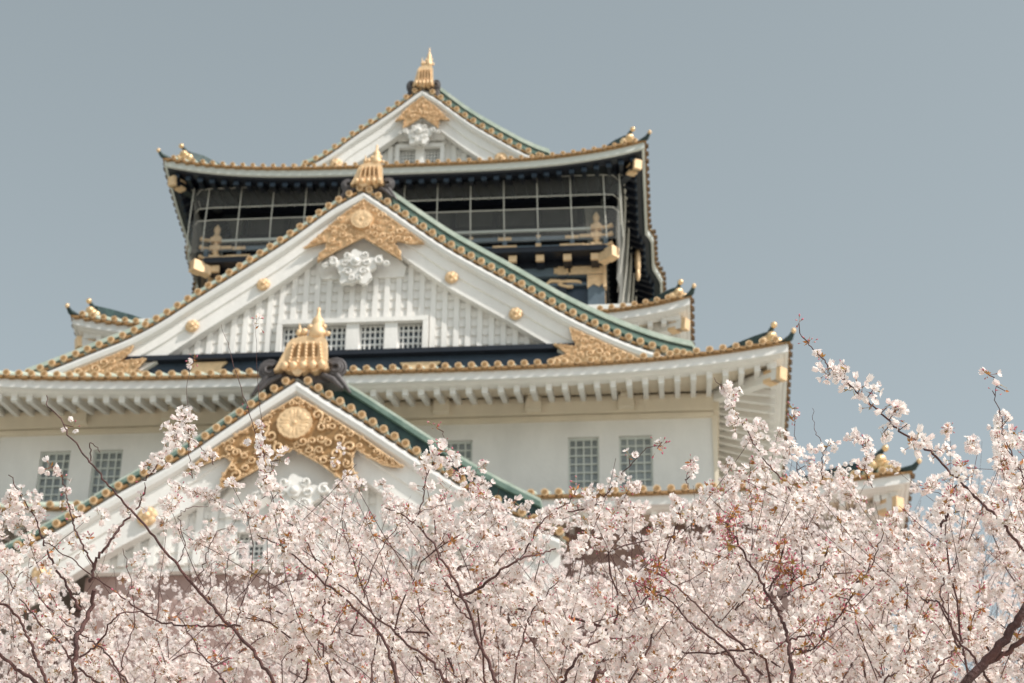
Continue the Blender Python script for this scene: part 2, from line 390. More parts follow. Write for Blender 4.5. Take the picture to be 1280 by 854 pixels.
# corner pilaster, head beam and bracket blocks
b = MB()
b.box((XC, YW-.10, 32.1), (21.9, .24, .55)); b.box((XC, YW-.06, 31.72), (21.9, .13, .14))
for sx in (-1, 1): b.box((XC+sx*11.0, 73, 32.1), (.24, 34.2, .55)); b.box((XC+sx*10.96, YW+.12, 29), (.13, .34, 5.4))
for i in range(-4, 5):
    if abs(i) == 4: continue
    b.box((XC+i*2.78+.0, YW-.30, 32.08), (.46, .36, .42)); b.box((XC+i*2.78, YW-.42, 32.3), (.30, .5, .2))
b.build('head_beam', 'plaster_warm', w3)
tier('main roof tier below the large gable', 13.15, 53.6, 92.4, 32.1, .64, 4, (10.95, YW, 90), 32.38, (8.7, 61.5, 84.5), 36.5)
# wall and roof of the tier behind the large gable
wl = MB(); wl.box((XC, 73, 36.6), (17.2, 23, 5)); wl.build('wall', 'plaster', castle)
tier('roof tier peeping out on both sides behind the large gable', 10.45, 60, 86, 37.68, .66, 5, (8.6, 61.5, 84.5), 37.9, (7.4, 66.6, 79.4), 41.7)

# --- black lacquered top storey
T = empty('top_storey'); T.parent = castle; T['label'] = 'black lacquered top storey with netted balcony'
bl = MB(); bl.box((XC, 73, 42.2), (14.6, 13, 3.3)); bl.build('wall', 'navy', T)
bl = MB()
yw = 67.4
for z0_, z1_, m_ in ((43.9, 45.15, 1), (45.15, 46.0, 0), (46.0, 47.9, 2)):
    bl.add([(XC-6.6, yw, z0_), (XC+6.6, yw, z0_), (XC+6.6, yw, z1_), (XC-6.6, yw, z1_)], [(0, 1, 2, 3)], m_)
    for sx in (-1, 1): bl.add([(XC+sx*6.6, yw, z0_), (XC+sx*6.6, 79, z0_), (XC+sx*6.6, 79, z1_), (XC+sx*6.6, yw, z1_)], [(0, 1, 2, 3)], m_)
for i in range(-4, 5): bl.box((XC+i*1.62, yw-.1, 45.9), (.22, .22, 4), 3)
bl.box((XC, yw-.12, 46.1), (13.3, .22, .16), 3); bl.box((XC, yw-.12, 45.1), (13.3, .22, .12), 3)
bl.build('gallery_wall', ['dark_in', 'panel2', 'panel', 'lacquer'], T)
# deck, beams and gilt fittings
dk = MB(); dk.box((XC, 73, 43.95), (15.0, 15.2, .22)); dk.box((XC, 65.55, 44.02), (15.1, .12, .10), 1)
dk.box((XC, 66.25, 43.72), (14.7, .35, .20)); dk.box((XC, 66.34, 43.45), (14.9, .26, .36), 1)
dk.box((XC, 66.38, 42.95), (14.62, .14, .1), 1)
for sx in (-1, 1): dk.box((XC+sx*7.1, 66.36, 42.3), (.62, .2, 2.3), 1)
for i in range(-3, 4): dk.box((XC+i*1.95, 66.38, 42.3), (.3, .16, 2.3), 0)
dk.build('balcony_deck', ['lacquer', 'blue_rail'], T)
for i in range(-7, 8):
    x = XC+i*1.012
    e = MB(); e.box((x, 65.62, 43.66), (.30, .16, .26)); e.box((x, 65.9, 43.66), (.30, .5, .27), 1); e.build('beam_end', ['gold', 'lacquer'], T)
for sx in (-1, 1):
    e = MB(); cc = np.array([XC+sx*7.72, 65.25, 43.55]); ax = (np.array([.707, .707*sx, 0]), np.array([-.707*sx, .707, 0]), np.array([0, 0, 1.]))
    e.box(cc, (.36, .42, .44), 0, ax); e.box(cc+ax[1]*.3*(1), (.32, .5, .38), 0, ax); e.build('corner_beam_end', 'gold', T)
    e = MB(); e.box((XC+sx*6.75, 66.19, 43.46), (1.35, .06, .34)); e.box((XC+sx*7.42, 66.3, 43.2), (.12, .3, 1.0)); e.box((XC+sx*7.1, 66.24, 43.22), (.66, .04, .2)); e.plate([(XC+sx*7.1-.33, 43.12), (XC+sx*7.1-.33, 42.7), (XC+sx*7.1-.1, 42.88), (XC+sx*7.1+.1, 42.76), (XC+sx*7.1+.33, 42.95), (XC+sx*7.1+.33, 43.12)], 66.22, 66.28)
    e.build('gold_fitting', 'gold', T); e = MB(); e.box((XC+sx*7.42, 66.25, 41.4), (.3, .3, .5))
    e.build('gold_fitting', 'gold', T)
    for q in range(5):
        for z in (43.1, 42.3):
            e = MB(); e.box((XC+sx*7.36, 67.6+q*1.4, z), (.1, .45, .28)); e.build('gold_fitting', 'gold', T)
for i in range(-3, 4):
    e = MB(); x = XC+i*1.95; e.box((x, 66.19, 43.46), (.62, .06, .22)); e.box((x, 66.185, 43.46), (.36, .07, .32)); e.build('gold_fitting', 'gold', T)
for sx in (-1, 1):                     # gilt relief loops on the dark panel
    for k in range(2):
        e = MB(); c0 = P3(712, 355, 66.35)-np.array([XC, 0, 0]) if sx > 0 else P3(712, 355, 66.35)-np.array([XC, 0, 0])
        cx = XC+sx*(c0[0]-k*2.0); pts = [(cx+.38*math.cos(a)+.06*math.sin(2*a), 66.33, c0[2]-.02+.12*math.sin(a)) for a in np.linspace(0, 5.2, 18)]
        e.tube(pts, .075, 6); e.tube([(cx-.3, 66.33, c0[2]+.1), (cx-.7, 66.33, c0[2]+.14), (cx-.95, 66.33, c0[2]-.1)], [.08, .09, .03], 6); e.build('relief_ornament', 'gold', T)
# railing
rl = MB(); yr = 65.6; xr = 7.15
for z, h, m_, w_ in ((44.90, .09, 1, .10), (44.52, .16, 0, .12), (44.12, .16, 0, .12)):
    rl.box((XC, yr, z), (2*xr+.5, w_, h), m_)
    for sx in (-1, 1): rl.box((XC+sx*xr, yr+5.5, z-.003), (w_, 11, h), m_)
for i in range(-6, 7): rl.box((XC+i*1.25, yr, 44.33), (.16, .10, .55))
rl.build('railing', ['blue_rail', 'bars'], T)
for i in range(-5, 6):
    e = MB(); x = XC+i*1.25
    if i % 2: e.box((x, yr-.06, 44.52), (.5, .05, .13)); e.box((x, yr-.07, 44.1), (.9, .05, .24))
    else: e.box((x, yr-.06, 44.6), (.14, .05, .1)); e.box((x, yr-.07, 44.2), (.2, .05, .14))
    e.build('rail_fitting', 'gold', T)
for sx in (-1, 1):
    e = MB(); x = XC+sx*xr
    e.lathe((x, yr, 43.9), [(.12, 0), (.12, .3), (.09, .34), (.09, .44), (.13, .48), (.13, .75), (.09, .8), (.09, .96), (.14, 1.0), (.14, 1.24), (.08, 1.3), (.12, 1.42), (.13, 1.52), (.08, 1.64), (.02, 1.74)], 10)
    for z in (44.12, 44.55, 44.92):
        e.box((x, yr-.03, z), (.40, .22, .19)); e.tube([(x, yr, z), (x+sx*.42, yr, z+.04), (x+sx*.6, yr, z+.12)], [.08, .07, .1], 6)
    for z in (44.12, 44.55): e.box((x-sx*.42, yr-.03, z), (.4, .14, .13))
    e.build('corner_post', 'gold', T)
# bird net: poles, cables and mesh (the middle row is left open)
n_ = MB(); N0 = 65.0; xn = 8.05
for v in [-xn]+list(np.linspace(-7.45, 7.45, 13))+[xn]:
    fl = .05*v/8
    n_.tube([(XC+v, N0, 46.92), (XC+v+fl, N0, 45.4), (XC+v+fl*2, N0+.15, 44.2)], .023, 5)
ZR = (46.90, 46.02, 45.46)
for z in ZR: n_.tube([(XC-xn+.0, N0+1.2, z-.03), (XC-xn+.02, N0+.4, z), (XC-xn+.25, N0+.05, z), (XC-xn+.8, N0, z), (XC+xn-.8, N0, z), (XC+xn-.25, N0+.05, z), (XC+xn-.02, N0+.4, z), (XC+xn, N0+1.2, z-.03)], .021, 5)
n_.build('net_frame', 'rope', T)
n_ = MB()
for z1_, z0_ in ((46.9, ZR[1]), (ZR[2], 44.1)):
    n_.add([(XC-xn, N0+.03, z1_), (XC+xn, N0+.03, z1_), (XC+xn, N0+.10, z0_), (XC-xn, N0+.10, z0_)], [(0, 1, 2, 3)])
n_.build('net', 'net', T)
for sx in (-1, 1):
    n_ = MB(); K = 26; rows = []
    for zt in np.linspace(0, 1, 10):
        rows.append([(XC+sx*(xn+.06*math.sin(i*2.1+zt*5)*zt+.50*(i/K)**.6-.55*zt*(i/K)**.3-.10*math.sin(zt*math.pi)), N0+.1+15*i/K, 46.95-zt*3.5) for i in range(K+1)])
    for a_, b_ in zip(rows[:-1], rows[1:]): n_.strip(a_, b_, 0, True)
    n_.build('net', 'net_thick', T)
    n_ = MB()
    for k in range(8):
        y = N0+.5+k*1.7
        n_.tube([(XC+sx*(xn+.10+.5*(min(1, (y-N0+t*2.4)/15))**.6-.5*t*t), y+(1-(1-t)**2)*2.6, 46.95-t*t*3.3) for t in np.linspace(0, 1, 10)], .034, 5)
    n_.tube([(XC+sx*(xn+.12+.5*(t**.6)), N0+.1+15*t, 46.93) for t in np.linspace(0, 1, 8)], .04, 5)
    n_.build('net_cable', 'rope', T)
# top roof
def bump(y):
    a = abs(y-73)
    return .62*(1 if a < 1.4 else 0)*(1)+.0 if a < 1.4 else (.20 if a < 3.6 else 0)
def bump(y):
    a = abs(y-75.5); s = lambda e0, e1: min(1, max(0, (e0-a)/(e0-e1)))
    return .22*s(6.6, 6.2)+.30*s(4.2, 3.2)
TR = tier('topmost roof with upturned corners over the black storey', 9.05, 64, 84, 46.86, .74, 3.6, (7.4, 66.8, 79.5), 47.25, (6.4, 67.3, 80), 49.3, black=True, bump=bump, fh=.22)
for sx in (-1, 1):
    for y, z in ((70.0, 46.2), (74.2, 46.0)): e = MB(); e.blob((XC+sx*8.6, y, z), (.12, .35, .6)); e.blob((XC+sx*8.6, y, z-.6), (.1, .2, .3)); e.build('gold_fitting', 'gold', T)
bk = MB(); bk.box((XC, 66.95, 47.15), (14.6, .3, .5)); 
for i in range(-16, 17): bk.box((XC+i*.49, 65.2, 47.24), (.2, .5, .12), 1)
bk.build('lintel', ['lacquer', 'navy'], T)

# ------------------------------------------------------------------ gables
def inside(p, poly):
    x, z = p; c = False; j = len(poly)-1
    for i in range(len(poly)):
        a, b_ = poly[i], poly[j]
        if (a[1] > z) != (b_[1] > z) and x < (b_[0]-a[0])*(z-a[1])/(b_[1]-a[1])+a[0]: c = not c
        j = i
    return c
def filigree(poly, Y, r0, name, parent, medal=None, seed=1, ground='gold_mid'):
    rr = random.Random(seed); m_ = MB()
    m_.plate(poly, Y-.02, Y+.05, 1)  # darker ground puts the recess shade between the scrolls into its colour
    P_ = [(p[0], Y-.035, p[1]) for p in poly]; m_.tube(P_+[P_[0]], r0*.12, 6, 0)
    xs = [p[0] for p in poly]; zs = [p[1] for p in poly]; pts = []
    for _ in range(2600):
        q = (rr.uniform(min(xs), max(xs)), rr.uniform(min(zs), max(zs)))
        if not inside(q, poly): continue
        if medal and math.hypot(q[0]-medal[0], q[1]-medal[1]) < medal[2]+r0*.7: continue
        dm = 9
        for a, b_ in zip(poly, poly[1:]+poly[:1]):
            ex, ez = b_[0]-a[0], b_[1]-a[1]; t = max(0, min(1, ((q[0]-a[0])*ex+(q[1]-a[1])*ez)/(ex*ex+ez*ez+1e-9)))
            dm = min(dm, math.hypot(q[0]-a[0]-t*ex, q[1]-a[1]-t*ez))
        r = r0*rr.uniform(.6, 1.15)
        if dm < r*.75: r = max(dm, r0*.35)
        if any(math.hypot(q[0]-p[0], q[1]-p[1]) < .88*(r+p[2]) for p in pts): continue
        pts.append((*q, r)); d = rr.choice((-1, 1)); a0 = rr.uniform(0, 6.28)
        m_.tube([(q[0]+r*(1-.72*t)*math.cos(a0+d*t*7.5), Y-.04-.05*t, q[1]+r*(1-.72*t)*math.sin(a0+d*t*7.5)) for t in np.linspace(0, 1, 13)], [r*.19]*12+[r*.26], 5, 0)
        a1 = a0+rr.uniform(-.5, .5); m_.tube([(q[0]+r*math.cos(a0), Y-.04, q[1]+r*math.sin(a0)), (q[0]+r*1.5*math.cos(a1), Y-.05, q[1]+r*1.5*math.sin(a1))], [r*.2, r*.09], 5, 0)
        if rr.random() < .5: m_.blob((q[0]+r*.95*math.cos(a0+2), Y-.05, q[1]+r*.95*math.sin(a0+2)), r*.25, 6, 0)
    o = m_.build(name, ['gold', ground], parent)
    if medal:
        k = MB(); cx, cz, R = medal; n = 64
        ring = [(cx+R*(1+.05*abs(math.sin(8*a)))*math.cos(a), cz+R*(1+.05*abs(math.sin(8*a)))*math.sin(a)) for a in np.linspace(0, 2*math.pi, n, endpoint=False)]
        k.plate(ring, Y-.14, Y-.02)
        for i in range(16):
            a = i*math.pi/8; k.blob((cx+R*.62*math.cos(a), Y-.14, cz+R*.62*math.sin(a)), (R*.06+abs(math.cos(a))*R*.25, .012, R*.06+abs(math.sin(a))*R*.25), 8)
        k.blob((cx, Y-.15, cz), (R*.16, .03, R*.16)); k.build('crest', 'gold', parent)
    return o
def rosette(px, py, Y, r, parent):
    c = P3(px, py, Y); m_ = MB()
    for i in range(6):
        a = i*math.pi/3+.3; m_.blob(c+np.array([r*.55*math.cos(a), 0, r*.55*math.sin(a)]), (r*.48, .05, r*.48), 8)
    m_.blob(c+np.array([0, -.04, 0]), (r*.4, .09, r*.4), 8)
    m_.tube([c+np.array([r*1.0*math.cos(a), .03, r*1.0*math.sin(a)]) for a in np.linspace(0, 6.283, 13)], r*.1, 5)
    m_.build('rosette', 'gold', parent)
def finial(base, sx, sz, parent, lab):
    """gilt ridge end ornament: bell shaped plate with ribs, bulb and spike; units of the drawing scaled by sx, sz"""
    g = lambda x, y: (base[0]+(x-377)*sx, base[2]+(463-y)*sz); Y = base[1]
    m_ = MB(); D = 9*sx
    out = [(346, 463), (351, 452), (356, 440), (359, 430), (364, 424), (374, 421), (386, 420), (397, 421), (403, 426), (404, 440), (405, 452), (408, 462), (403, 464), (399, 460), (395, 465), (390, 466), (385, 461), (379, 467), (372, 461), (366, 465), (360, 463), (356, 459), (351, 463)]
    m_.plate([g(*p) for p in out], Y-.05, Y+D)
    hole = [(366, 447), (367, 436), (371, 430), (392, 430), (394, 436), (394, 447)]
    m_.plate([g(*p) for p in hole], Y-.058, Y-.04, 1)
    for x in (366, 373.5, 381, 388.5, 396):
        for i in range(6): q = g(x+(x-380)*.04*i, 432+i*4.4); m_.blob((q[0], Y-.08, q[1]), (1.9*sx, .07, 2.6*sz), 6)
    for x in (358, 368, 379, 390, 400): q = g(x, 459); m_.blob((q[0], Y-.09, q[1]), (5*sx, .13, 5*sz), 8)
    c = g(391, 419); dome = [(9, -3), (10.5, 3), (9.5, 9), (7, 13), (6, 16), (7.5, 19), (5.5, 23), (2.6, 27), (1.8, 33), (2.4, 35), (1.2, 38)]
    m_.lathe((c[0], Y+D*.5, c[1]), [(r*sx, h*sz) for r, h in dome], 10, 0, (0, 0, 1))
    for (x, y, r) in ((383, 408, 3.5), (399, 408, 3.2), (386, 416, 4), (397, 416, 4), (391, 411, 4), (377, 414, 4.5), (371, 415, 4), (404, 417, 3)):
        q = g(x, y); m_.blob((q[0], Y+.02, q[1]), (r*sx, r*sx, r*sz), 8)
    q = g(372, 417); m_.tube([(q[0], Y+D*.4, q[1]), (q[0]-1*sx, Y+D*.4, q[1]+9*sz), (q[0]-2*sx, Y+D*.4, q[1]+16*sz)], [3*sx, 1.8*sx, .5*sx], 6)
    o = m_.build('finial', ['gold', 'gold_dark'], parent); o['label'] = lab
    # dark scrolled ridge-end tile behind and beneath it
    m_ = MB()
    for s_ in (-1, 1):
        c0 = np.array([base[0]+s_*37*sx, Y+.12, base[2]+4*sz])
        for k, r in enumerate((11.5, 8, 5)):
            m_.tube([c0+np.array([s_*(r*math.cos(a)*sx), -.03*k, r*math.sin(a)*sz]) for a in np.linspace(-2.2, 2.4, 11)], 2.1*sx, 6)
        m_.blob(c0+np.array([0, .1, 0]), (12*sx, .12, 11*sz))
        m_.tube([c0+np.array([s_*2*sx, 0, -9*sz]), c0+np.array([s_*10*sx, 0, -20*sz]), c0+np.array([s_*18*sx, .05, -30*sz])], [4*sx, 3.5*sx, 1.5*sx], 8)
        m_.tube([c0+np.array([-s_*14*sx, -.03, -8*sz]), c0+np.array([-s_*2*sx, -.05, -15*sz]), c0+np.array([s_*10*sx, -.05, -27*sz])], [3*sx, 4*sx, 2*sx], 8)
    m_.plate([(base[0]-44*sx, base[2]-12*sz), (base[0]+44*sx, base[2]-12*sz), (base[0]+36*sx, base[2]+10*sz), (base[0]-36*sx, base[2]+10*sz)], Y+.2, Y+.7)
    m_.build('ridge_end_tile', 'oni', parent)

def gable(lab, Y, Yb, right, left, th, mold, wall_rec, base_z, pitch, wins, ridge_h=1.3, step=.38, slat=.32, winmat='glass_dark', clip=None, bands=((.04, .30, .95, 0), (.30, .40, .90, 1), (.40, .52, 1.0, 2), (.52, .66, 1.06, 0), (.66, .80, .98, 2), (.80, .86, 1.03, 0), (.86, 1.0, .94, 1))):
    G = empty('gable'); G.parent = castle; G['label'] = lab
    R_ = smooth([P3(x, y, Y) for x, y in right]); L_ = smooth([P3(x, y, Y) for x, y in left])
    ap = (R_[0]+L_[0])/2; R_[0] = ap; L_[0] = ap
    curve = np.array(list(L_[::-1])+list(R_[1:])); N = len(curve); up = np.array([0, 0, 1.]); yv = np.array([0, 1., 0])
    fr = lambda i: (yv, up)
    # taper: board a little deeper towards the foot
    m_ = MB(); m_.sweep(curve, [(-.05, -.02), (-.14, -.10), (-.16, -mold*.5), (-.12, -mold*.85), (-.02, -mold), (.35, -mold), (.35, .0)], fr, 0, True, False, clip)
    bb = m_.build('bargeboard', 'white_paint', G)
    m_ = MB()
    mid_ = mold+(th-mold)*.42
    m_.sweep(curve, [(.04, -mold+.02), (.04, -mid_), (.10, -mid_-.03), (.10, -th+.10), (.06, -th+.08), (.06, -th), (.42, -th), (.42, -mold+.02)], fr, 0, True, False, clip)
    m_.build('bargeboard', 'plaster', G)
    # roof
    m_ = MB(); m_.sweep(curve, [(-.06, .02), (-.06, .07), (Yb-Y, .12), (Yb-Y, .0)], fr, 0, True); m_.build('roof', 'roof_sheet', G)
    q = resample(curve, step=step); t = MB(); d = MB()
    for i, c in enumerate(q):
        if abs(c[0]-ap[0]) < .12: continue
        s_ = 1 if c[0] > ap[0] else -1
        cc = c+up*.17; t.tube([cc-yv*.10, cc+yv*.85+up*.05], [.108, .108], 8)
        d.cyl(cc-yv*.12, yv, .112, .08, 12); d.cyl(cc-yv*.17, yv, .072, .03, 10, 1)
        tg = q[min(i+1, len(q)-1)]-q[max(i-1, 0)]; tg /= np.linalg.norm(tg); nn = np.cross(tg, yv)
        d.box(c+tg*step*.5+up*.055-yv*.09, (step*.5, .10, .06), 1, (tg, yv, nn))
    cc = ap+up*.24; d.cyl(cc-yv*.14, yv, .14, .1, 12); 
    t.build('verge_tiles', 'copper_pale', G); d.build('tile_ends', ['gold', 'gold_dark'], G)
    # descending ridges behind the verge: dark body, pale copper caps
    for s_, crv in ((-1, L_), (1, R_)):
        m_ = MB(); c2 = crv[2:-1]; n2 = len(c2); fr2 = lambda i: (yv, up*min(1, .12+(n2-1-i)/(n2*.06))); h = ridge_h*(.86 if s_ < 0 else 1)
        for z0_, z1_, y0_, mi_ in bands: m_.sweep(c2, [(y0_, h*z0_), (y0_, h*z1_-.004), (1.5, h*z1_-.004), (1.5, h*z0_)], fr2, mi_, True, False, clip-.1 if clip else None)
        m_.build('descending_ridge', ['copper_dark', 'copper_pale', 'copper'], G)
    m_ = MB(); m_.bar(ap+up*(ridge_h*.45)+yv*.5, ap+up*(ridge_h*.45)+yv*(Yb-Y), .5, ridge_h); m_.build('main_ridge', 'copper', G)
    # louvred gable wall
    zlow = lambda x: float(np.interp(x, curve[:, 0], curve[:, 2]))-th+.04
    yw_ = Y+wall_rec; m_ = MB(); bars = MB(); xs = np.arange(curve[0][0]+.3, curve[-1][0]-.3, pitch)
    ws = wins
    wz0, wz1 = (ws[0][2], ws[0][3]) if ws else (0, 0); wx0, wx1 = (min(w_[0] for w_ in ws), max(w_[1] for w_ in ws)) if ws else (1e9, 1e9)
    edges = sorted(set(list(np.round(xs, 4))+([round(wx0-.12, 4), round(wx1+.12, 4)] if ws else [])))
    for a, b_ in zip(edges[:-1], edges[1:]):
        za, zb = zlow(a), zlow(b_)
        if max(za, zb) < base_z: continue
        za, zb = max(za, base_z), max(zb, base_z)
        z0_ = base_z
        if ws and a >= wx0-.13 and b_ <= wx1+.13: z0_ = wz1
        m_.add([(a, yw_, z0_), (b_, yw_, z0_), (b_, yw_, max(zb, z0_)), (a, yw_, max(za, z0_))], [(0, 1, 2, 3)])
    for x in xs:
        zt = zlow(x); z0_ = base_z
        if zt-.05 < base_z: continue
        if ws and wx0-.2 < x < wx1+.2: z0_ = wz1+.14
        bars.box((x, yw_-.05, (z0_+zt)/2), (pitch*.46, .10, zt-z0_))
        z = z0_+slat*.5
        while z < zt-.1:
            bars.box((x+pitch*.5, yw_-.02, z), (pitch*.5, .05, slat*.6)); bars.box((x+pitch*.78, yw_-.06, z+slat*.1), (pitch*.10, .06, slat*.30)); z += slat
    wl_ = m_.build('gable_wall', 'plaster', G); bars.build('louvre_bars', 'plaster', G)
    if ws:
        f = MB()
        f.box(((wx0+wx1)/2, yw_-.10, wz1+.06), (wx1-wx0+.3, .2, .16)); 
        for x in (wx0-.08, wx1+.08): f.box((x, yw_-.10, (wz0+wz1)/2-.02), (.16, .19, wz1-wz0))
        for a, b_ in zip(ws[:-1], ws[1:]): f.box(((a[1]+b_[0])/2, yw_-.02, (wz0+wz1)/2), (b_[0]-a[1]-.002, .2, wz1-wz0))
        f.box(((wx0+wx1)/2, yw_, wz0-.06), (wx1-wx0+.3, .2, .12))
        f.build('window_surround', 'plaster', G)
        for w_ in ws: window(w_, yw_-.02, 5 if th > 1 else 3, 5, G, .16, 'white_paint', winmat, .05)
    return G, curve, ap

def pxpoly(pts, Y): return [(lambda q: (q[0], q[2]))(P3(x, y, Y)) for x, y in pts]
def wins_px(lst, Y, z0, z1):
    return [(P3(a, 430, Y)[0], P3(b_, 430, Y)[0], z0, z1) for a, b_ in lst]
def pendant(cx, cy, Y, s, parent, mirror=True):
    """white carved gable pendant with scrolls; s = metres per drawing unit"""
    c = P3(cx, cy, Y); m_ = MB(); g = lambda x, z: (c[0]+x*s, c[2]+z*s)
    pts = []
    for a in np.linspace(0, 2*math.pi, 48, endpoint=False):
        r = 22+3.2*math.cos(5*a+1.57*3)+1.6*math.cos(11*a); pts.append(g(r*math.cos(a)*1.0, r*math.sin(a)*.98-2))
    m_.plate(pts, Y-.06, Y+.10)
    for s_ in (-1, 1):
        for (x, z, r, t0) in ((9, -8, 5.5, 0), (13, 4, 5, 2), (5, -17, 4.5, 1), (10, 14, 5, 3), (27, 6, 6, 1), (36, 2, 4, 2)):
            q = g(s_*x, z)
            m_.tube([(q[0]+s_*r*s*(1-.7*t)*math.cos(t0+t*7), Y-.08-.05*t, q[1]+r*s*(1-.7*t)*math.sin(t0+t*7)) for t in np.linspace(0, 1, 14)], r*s*.27, 5)
            m_.blob((q[0], Y-.02, q[1]), (r*s*.9, .08, r*s*.8), 8)
        if 0: m_.tube([(*g(s_*18, 8), )[0:1]+(Y-.05,)+(g(s_*18, 8)[1],), (g(s_*40, 6)[0], Y-.05, g(s_*40, 6)[1]), (g(s_*66, -14)[0], Y-.05, g(s_*66, -14)[1])], [2.4*s, 2.4*s, .8*s], 6)
    m_.build('pendant', 'plaster', parent)
    k = MB(); q = g(0, 5); hexa = [(q[0]+8*s*math.cos(a), q[1]+7*s*math.sin(a)) for a in np.linspace(0, 2*math.pi, 6, endpoint=False)]
    k.plate(hexa, Y-.16, Y-.05); k.lathe((q[0], Y-.16, q[1]), [(4.5*s, 0), (3.6*s, .05), (1*s, .08)], 8, 0, (0, -1, 0)); k.build('pendant_boss', 'plaster', parent)

# --- large middle gable
Y2 = 54.35
Rr = [(455, 241), (487, 262), (520, 285), (560, 311.5), (600, 334), (640, 356), (676, 377), (712, 397), (752, 416), (791, 432), (830, 445), (868, 454), (908, 464)]
Lr = [(455, 241), (432, 253.5), (411, 266), (366, 298.5), (313, 333), (249, 373), (204, 402), (165, 423), (120, 441), (60, 465), (20, 480), (-25, 494)]
wv = wins_px([(353, 385), (401, 433), (449, 481), (497, 529)], Y2+.5, 0, 0); z2t = P3(440, 407, Y2+.5)[2]; z2b = P3(440, 447, Y2+.5)[2]
G2, C2, A2 = gable('large middle gable with a row of four latticed windows', Y2, 62, Rr, Lr, 1.32, .36, .46, z2b-.1, .36, [(a, b_, z2b, z2t) for a, b_, _, _ in wv], clip=32.6)
# dark blue sill band below it
m_ = MB(); p0 = P3(150, 462, Y2+.45); p1 = P3(735, 441, Y2+.45); zt = z2b-.02
m_.box(((p0[0]+p1[0])/2, Y2+.30, zt-.09), (p1[0]-p0[0], .66, .16)); m_.box(((p0[0]+p1[0])/2, Y2+.42, zt-.6), (p1[0]-p0[0]-.3, .4, .9), 1)
m_.build('sill_band', ['lacquer', 'navy'], G2)
YF = Y2-.08
gpoly = pxpoly([(455, 250), (492, 276), (530, 305), (512, 305), (497, 301), (493, 306), (501, 315), (501, 325), (492, 319), (454, 297), (420, 314), (397, 328), (399, 318), (408, 311), (407, 303), (380, 311), (400, 294), (425, 272)], YF)
md = P3(453, 276.5, YF)
filigree(gpoly, YF, .125, 'apex_fitting', G2, (md[0], md[2], .33), 3)
filigree(pxpoly([(712, 410), (750, 427), (800, 450), (800, 458), (700, 458), (688, 457), (690, 449), (709, 443), (692, 431), (722, 434), (716, 425)], YF), YF, .13, 'corner_fitting', G2, None, 4)
filigree(pxpoly([(167, 433), (135, 448), (78, 470), (78, 478), (150, 476), (178, 474), (186, 467), (169, 463), (183, 449), (150, 452), (163, 440)], YF), YF, .13, 'corner_fitting', G2, None, 5)
for x, y in ((329, 355), (240, 407), (564.5, 346), (644.7, 391.5)): rosette(x, y, Y2+.0, .2, G2)
for px_ in (258, 525, 730):
    c = P3(px_, 458, Y2+.1); m_ = MB(); m_.plate([(c[0]-.62, c[2]+.16), (c[0]+.62, c[2]+.16), (c[0]+.45, c[2]-.02), (c[0]+.5, c[2]-.2), (c[0]-.5, c[2]-.2), (c[0]-.45, c[2]-.02)], Y2+.12, Y2+.2); m_.build('gold_fitting', 'gold', G2)
m_ = MB(); m_.plate(pxpoly([(454, 298), (497, 324), (508, 333), (505, 346), (402, 349), (398, 336), (410, 324)], Y2+.3), Y2+.3, Y2+.40); m_.build('gable_panel', 'plaster', G2)
pendant(445, 334, Y2+.02, .0268, G2)
finial(P3(459, 231, Y2-.1), .0170, .0192, G2, 'gold finial on the large middle gable')

# --- small lower gable in front
Y1 = 49.5
Rr = [(372, 477), (389, 488), (406, 499.5), (449, 526), (507, 564), (553, 594), (606, 626), (660, 654), (700, 674)]
Lr = [(372, 477), (352, 490), (330, 504), (300, 525), (272, 544), (239, 567), (200, 590), (149, 617), (117, 636), (72, 664), (0, 703), (-60, 733)]
wv = wins_px([(318, 350), (366, 398)], Y1+.5, 0, 0); zb = P3(330, 706, Y1+.5)[2]; zt = P3(330, 668, Y1+.5)[2]
G1, C1, A1 = gable('lower front gable with gold filigree and round crest, partly behind blossom', Y1, 56, Rr, Lr, 1.62, .40, .48, zb, .40, [(a, b_, zb+.12, zt) for a, b_, _, _ in wv], ridge_h=1.35, bands=((.04, .26, .95, 2), (.26, .36, .90, 1), (.36, .50, 1.02, 0), (.50, .80, 1.10, 0), (.80, .92, .96, 2), (.92, 1.0, 1.0, 1)))  # wide dark bands carry the ridge's shaded side in their colour
bx0, bx1 = P3(112, 715, Y1+.7)[0], P3(600, 715, Y1+.7)[0]
m_ = MB(); m_.box(((bx0+bx1)/2, Y1+.62, zb-.06), (bx1-bx0, .24, .14)); m_.build('gable_sill', 'plaster', G1)
m_ = MB(); m_.box(((bx0+bx1)/2, (Y1+.75+54.5)/2, zb/2-.07), (bx1-bx0+.2, 54.5-Y1-.75, zb-.14)); m_.build('stone_bay', 'stone', castle)
YF = Y1-.08
gpoly = pxpoly([(371.5, 497), (400, 514), (450, 546), (503, 584), (490, 584), (478, 581), (462, 572), (446, 562), (440, 572), (441, 588), (447, 598), (446, 610), (432, 603), (400, 580), (366, 561), (320, 588), (290, 604), (276, 611), (276, 600), (284, 588), (291, 577), (280, 571), (262, 578), (232, 590), (262, 566), (310, 536), (345, 513)], YF)
md = P3(369, 531, YF)
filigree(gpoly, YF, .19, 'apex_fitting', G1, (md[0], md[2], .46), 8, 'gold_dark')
for x, y in ((183.5, 645), (52, 716), (545, 630)): rosette(x, y, Y1+.0, .26, G1)
m_ = MB(); m_.plate(pxpoly([(366, 560), (440, 606), (455, 618), (452, 642), (282, 646), (278, 624), (292, 608)], Y1+.3), Y1+.3, Y1+.40); m_.build('gable_panel', 'plaster', G1)
pendant(368, 622, Y1+.02, .029, G1)
finial(P3(377, 463, Y1-.1), .0245, .0250, G1, 'gold finial on the lower front gable')

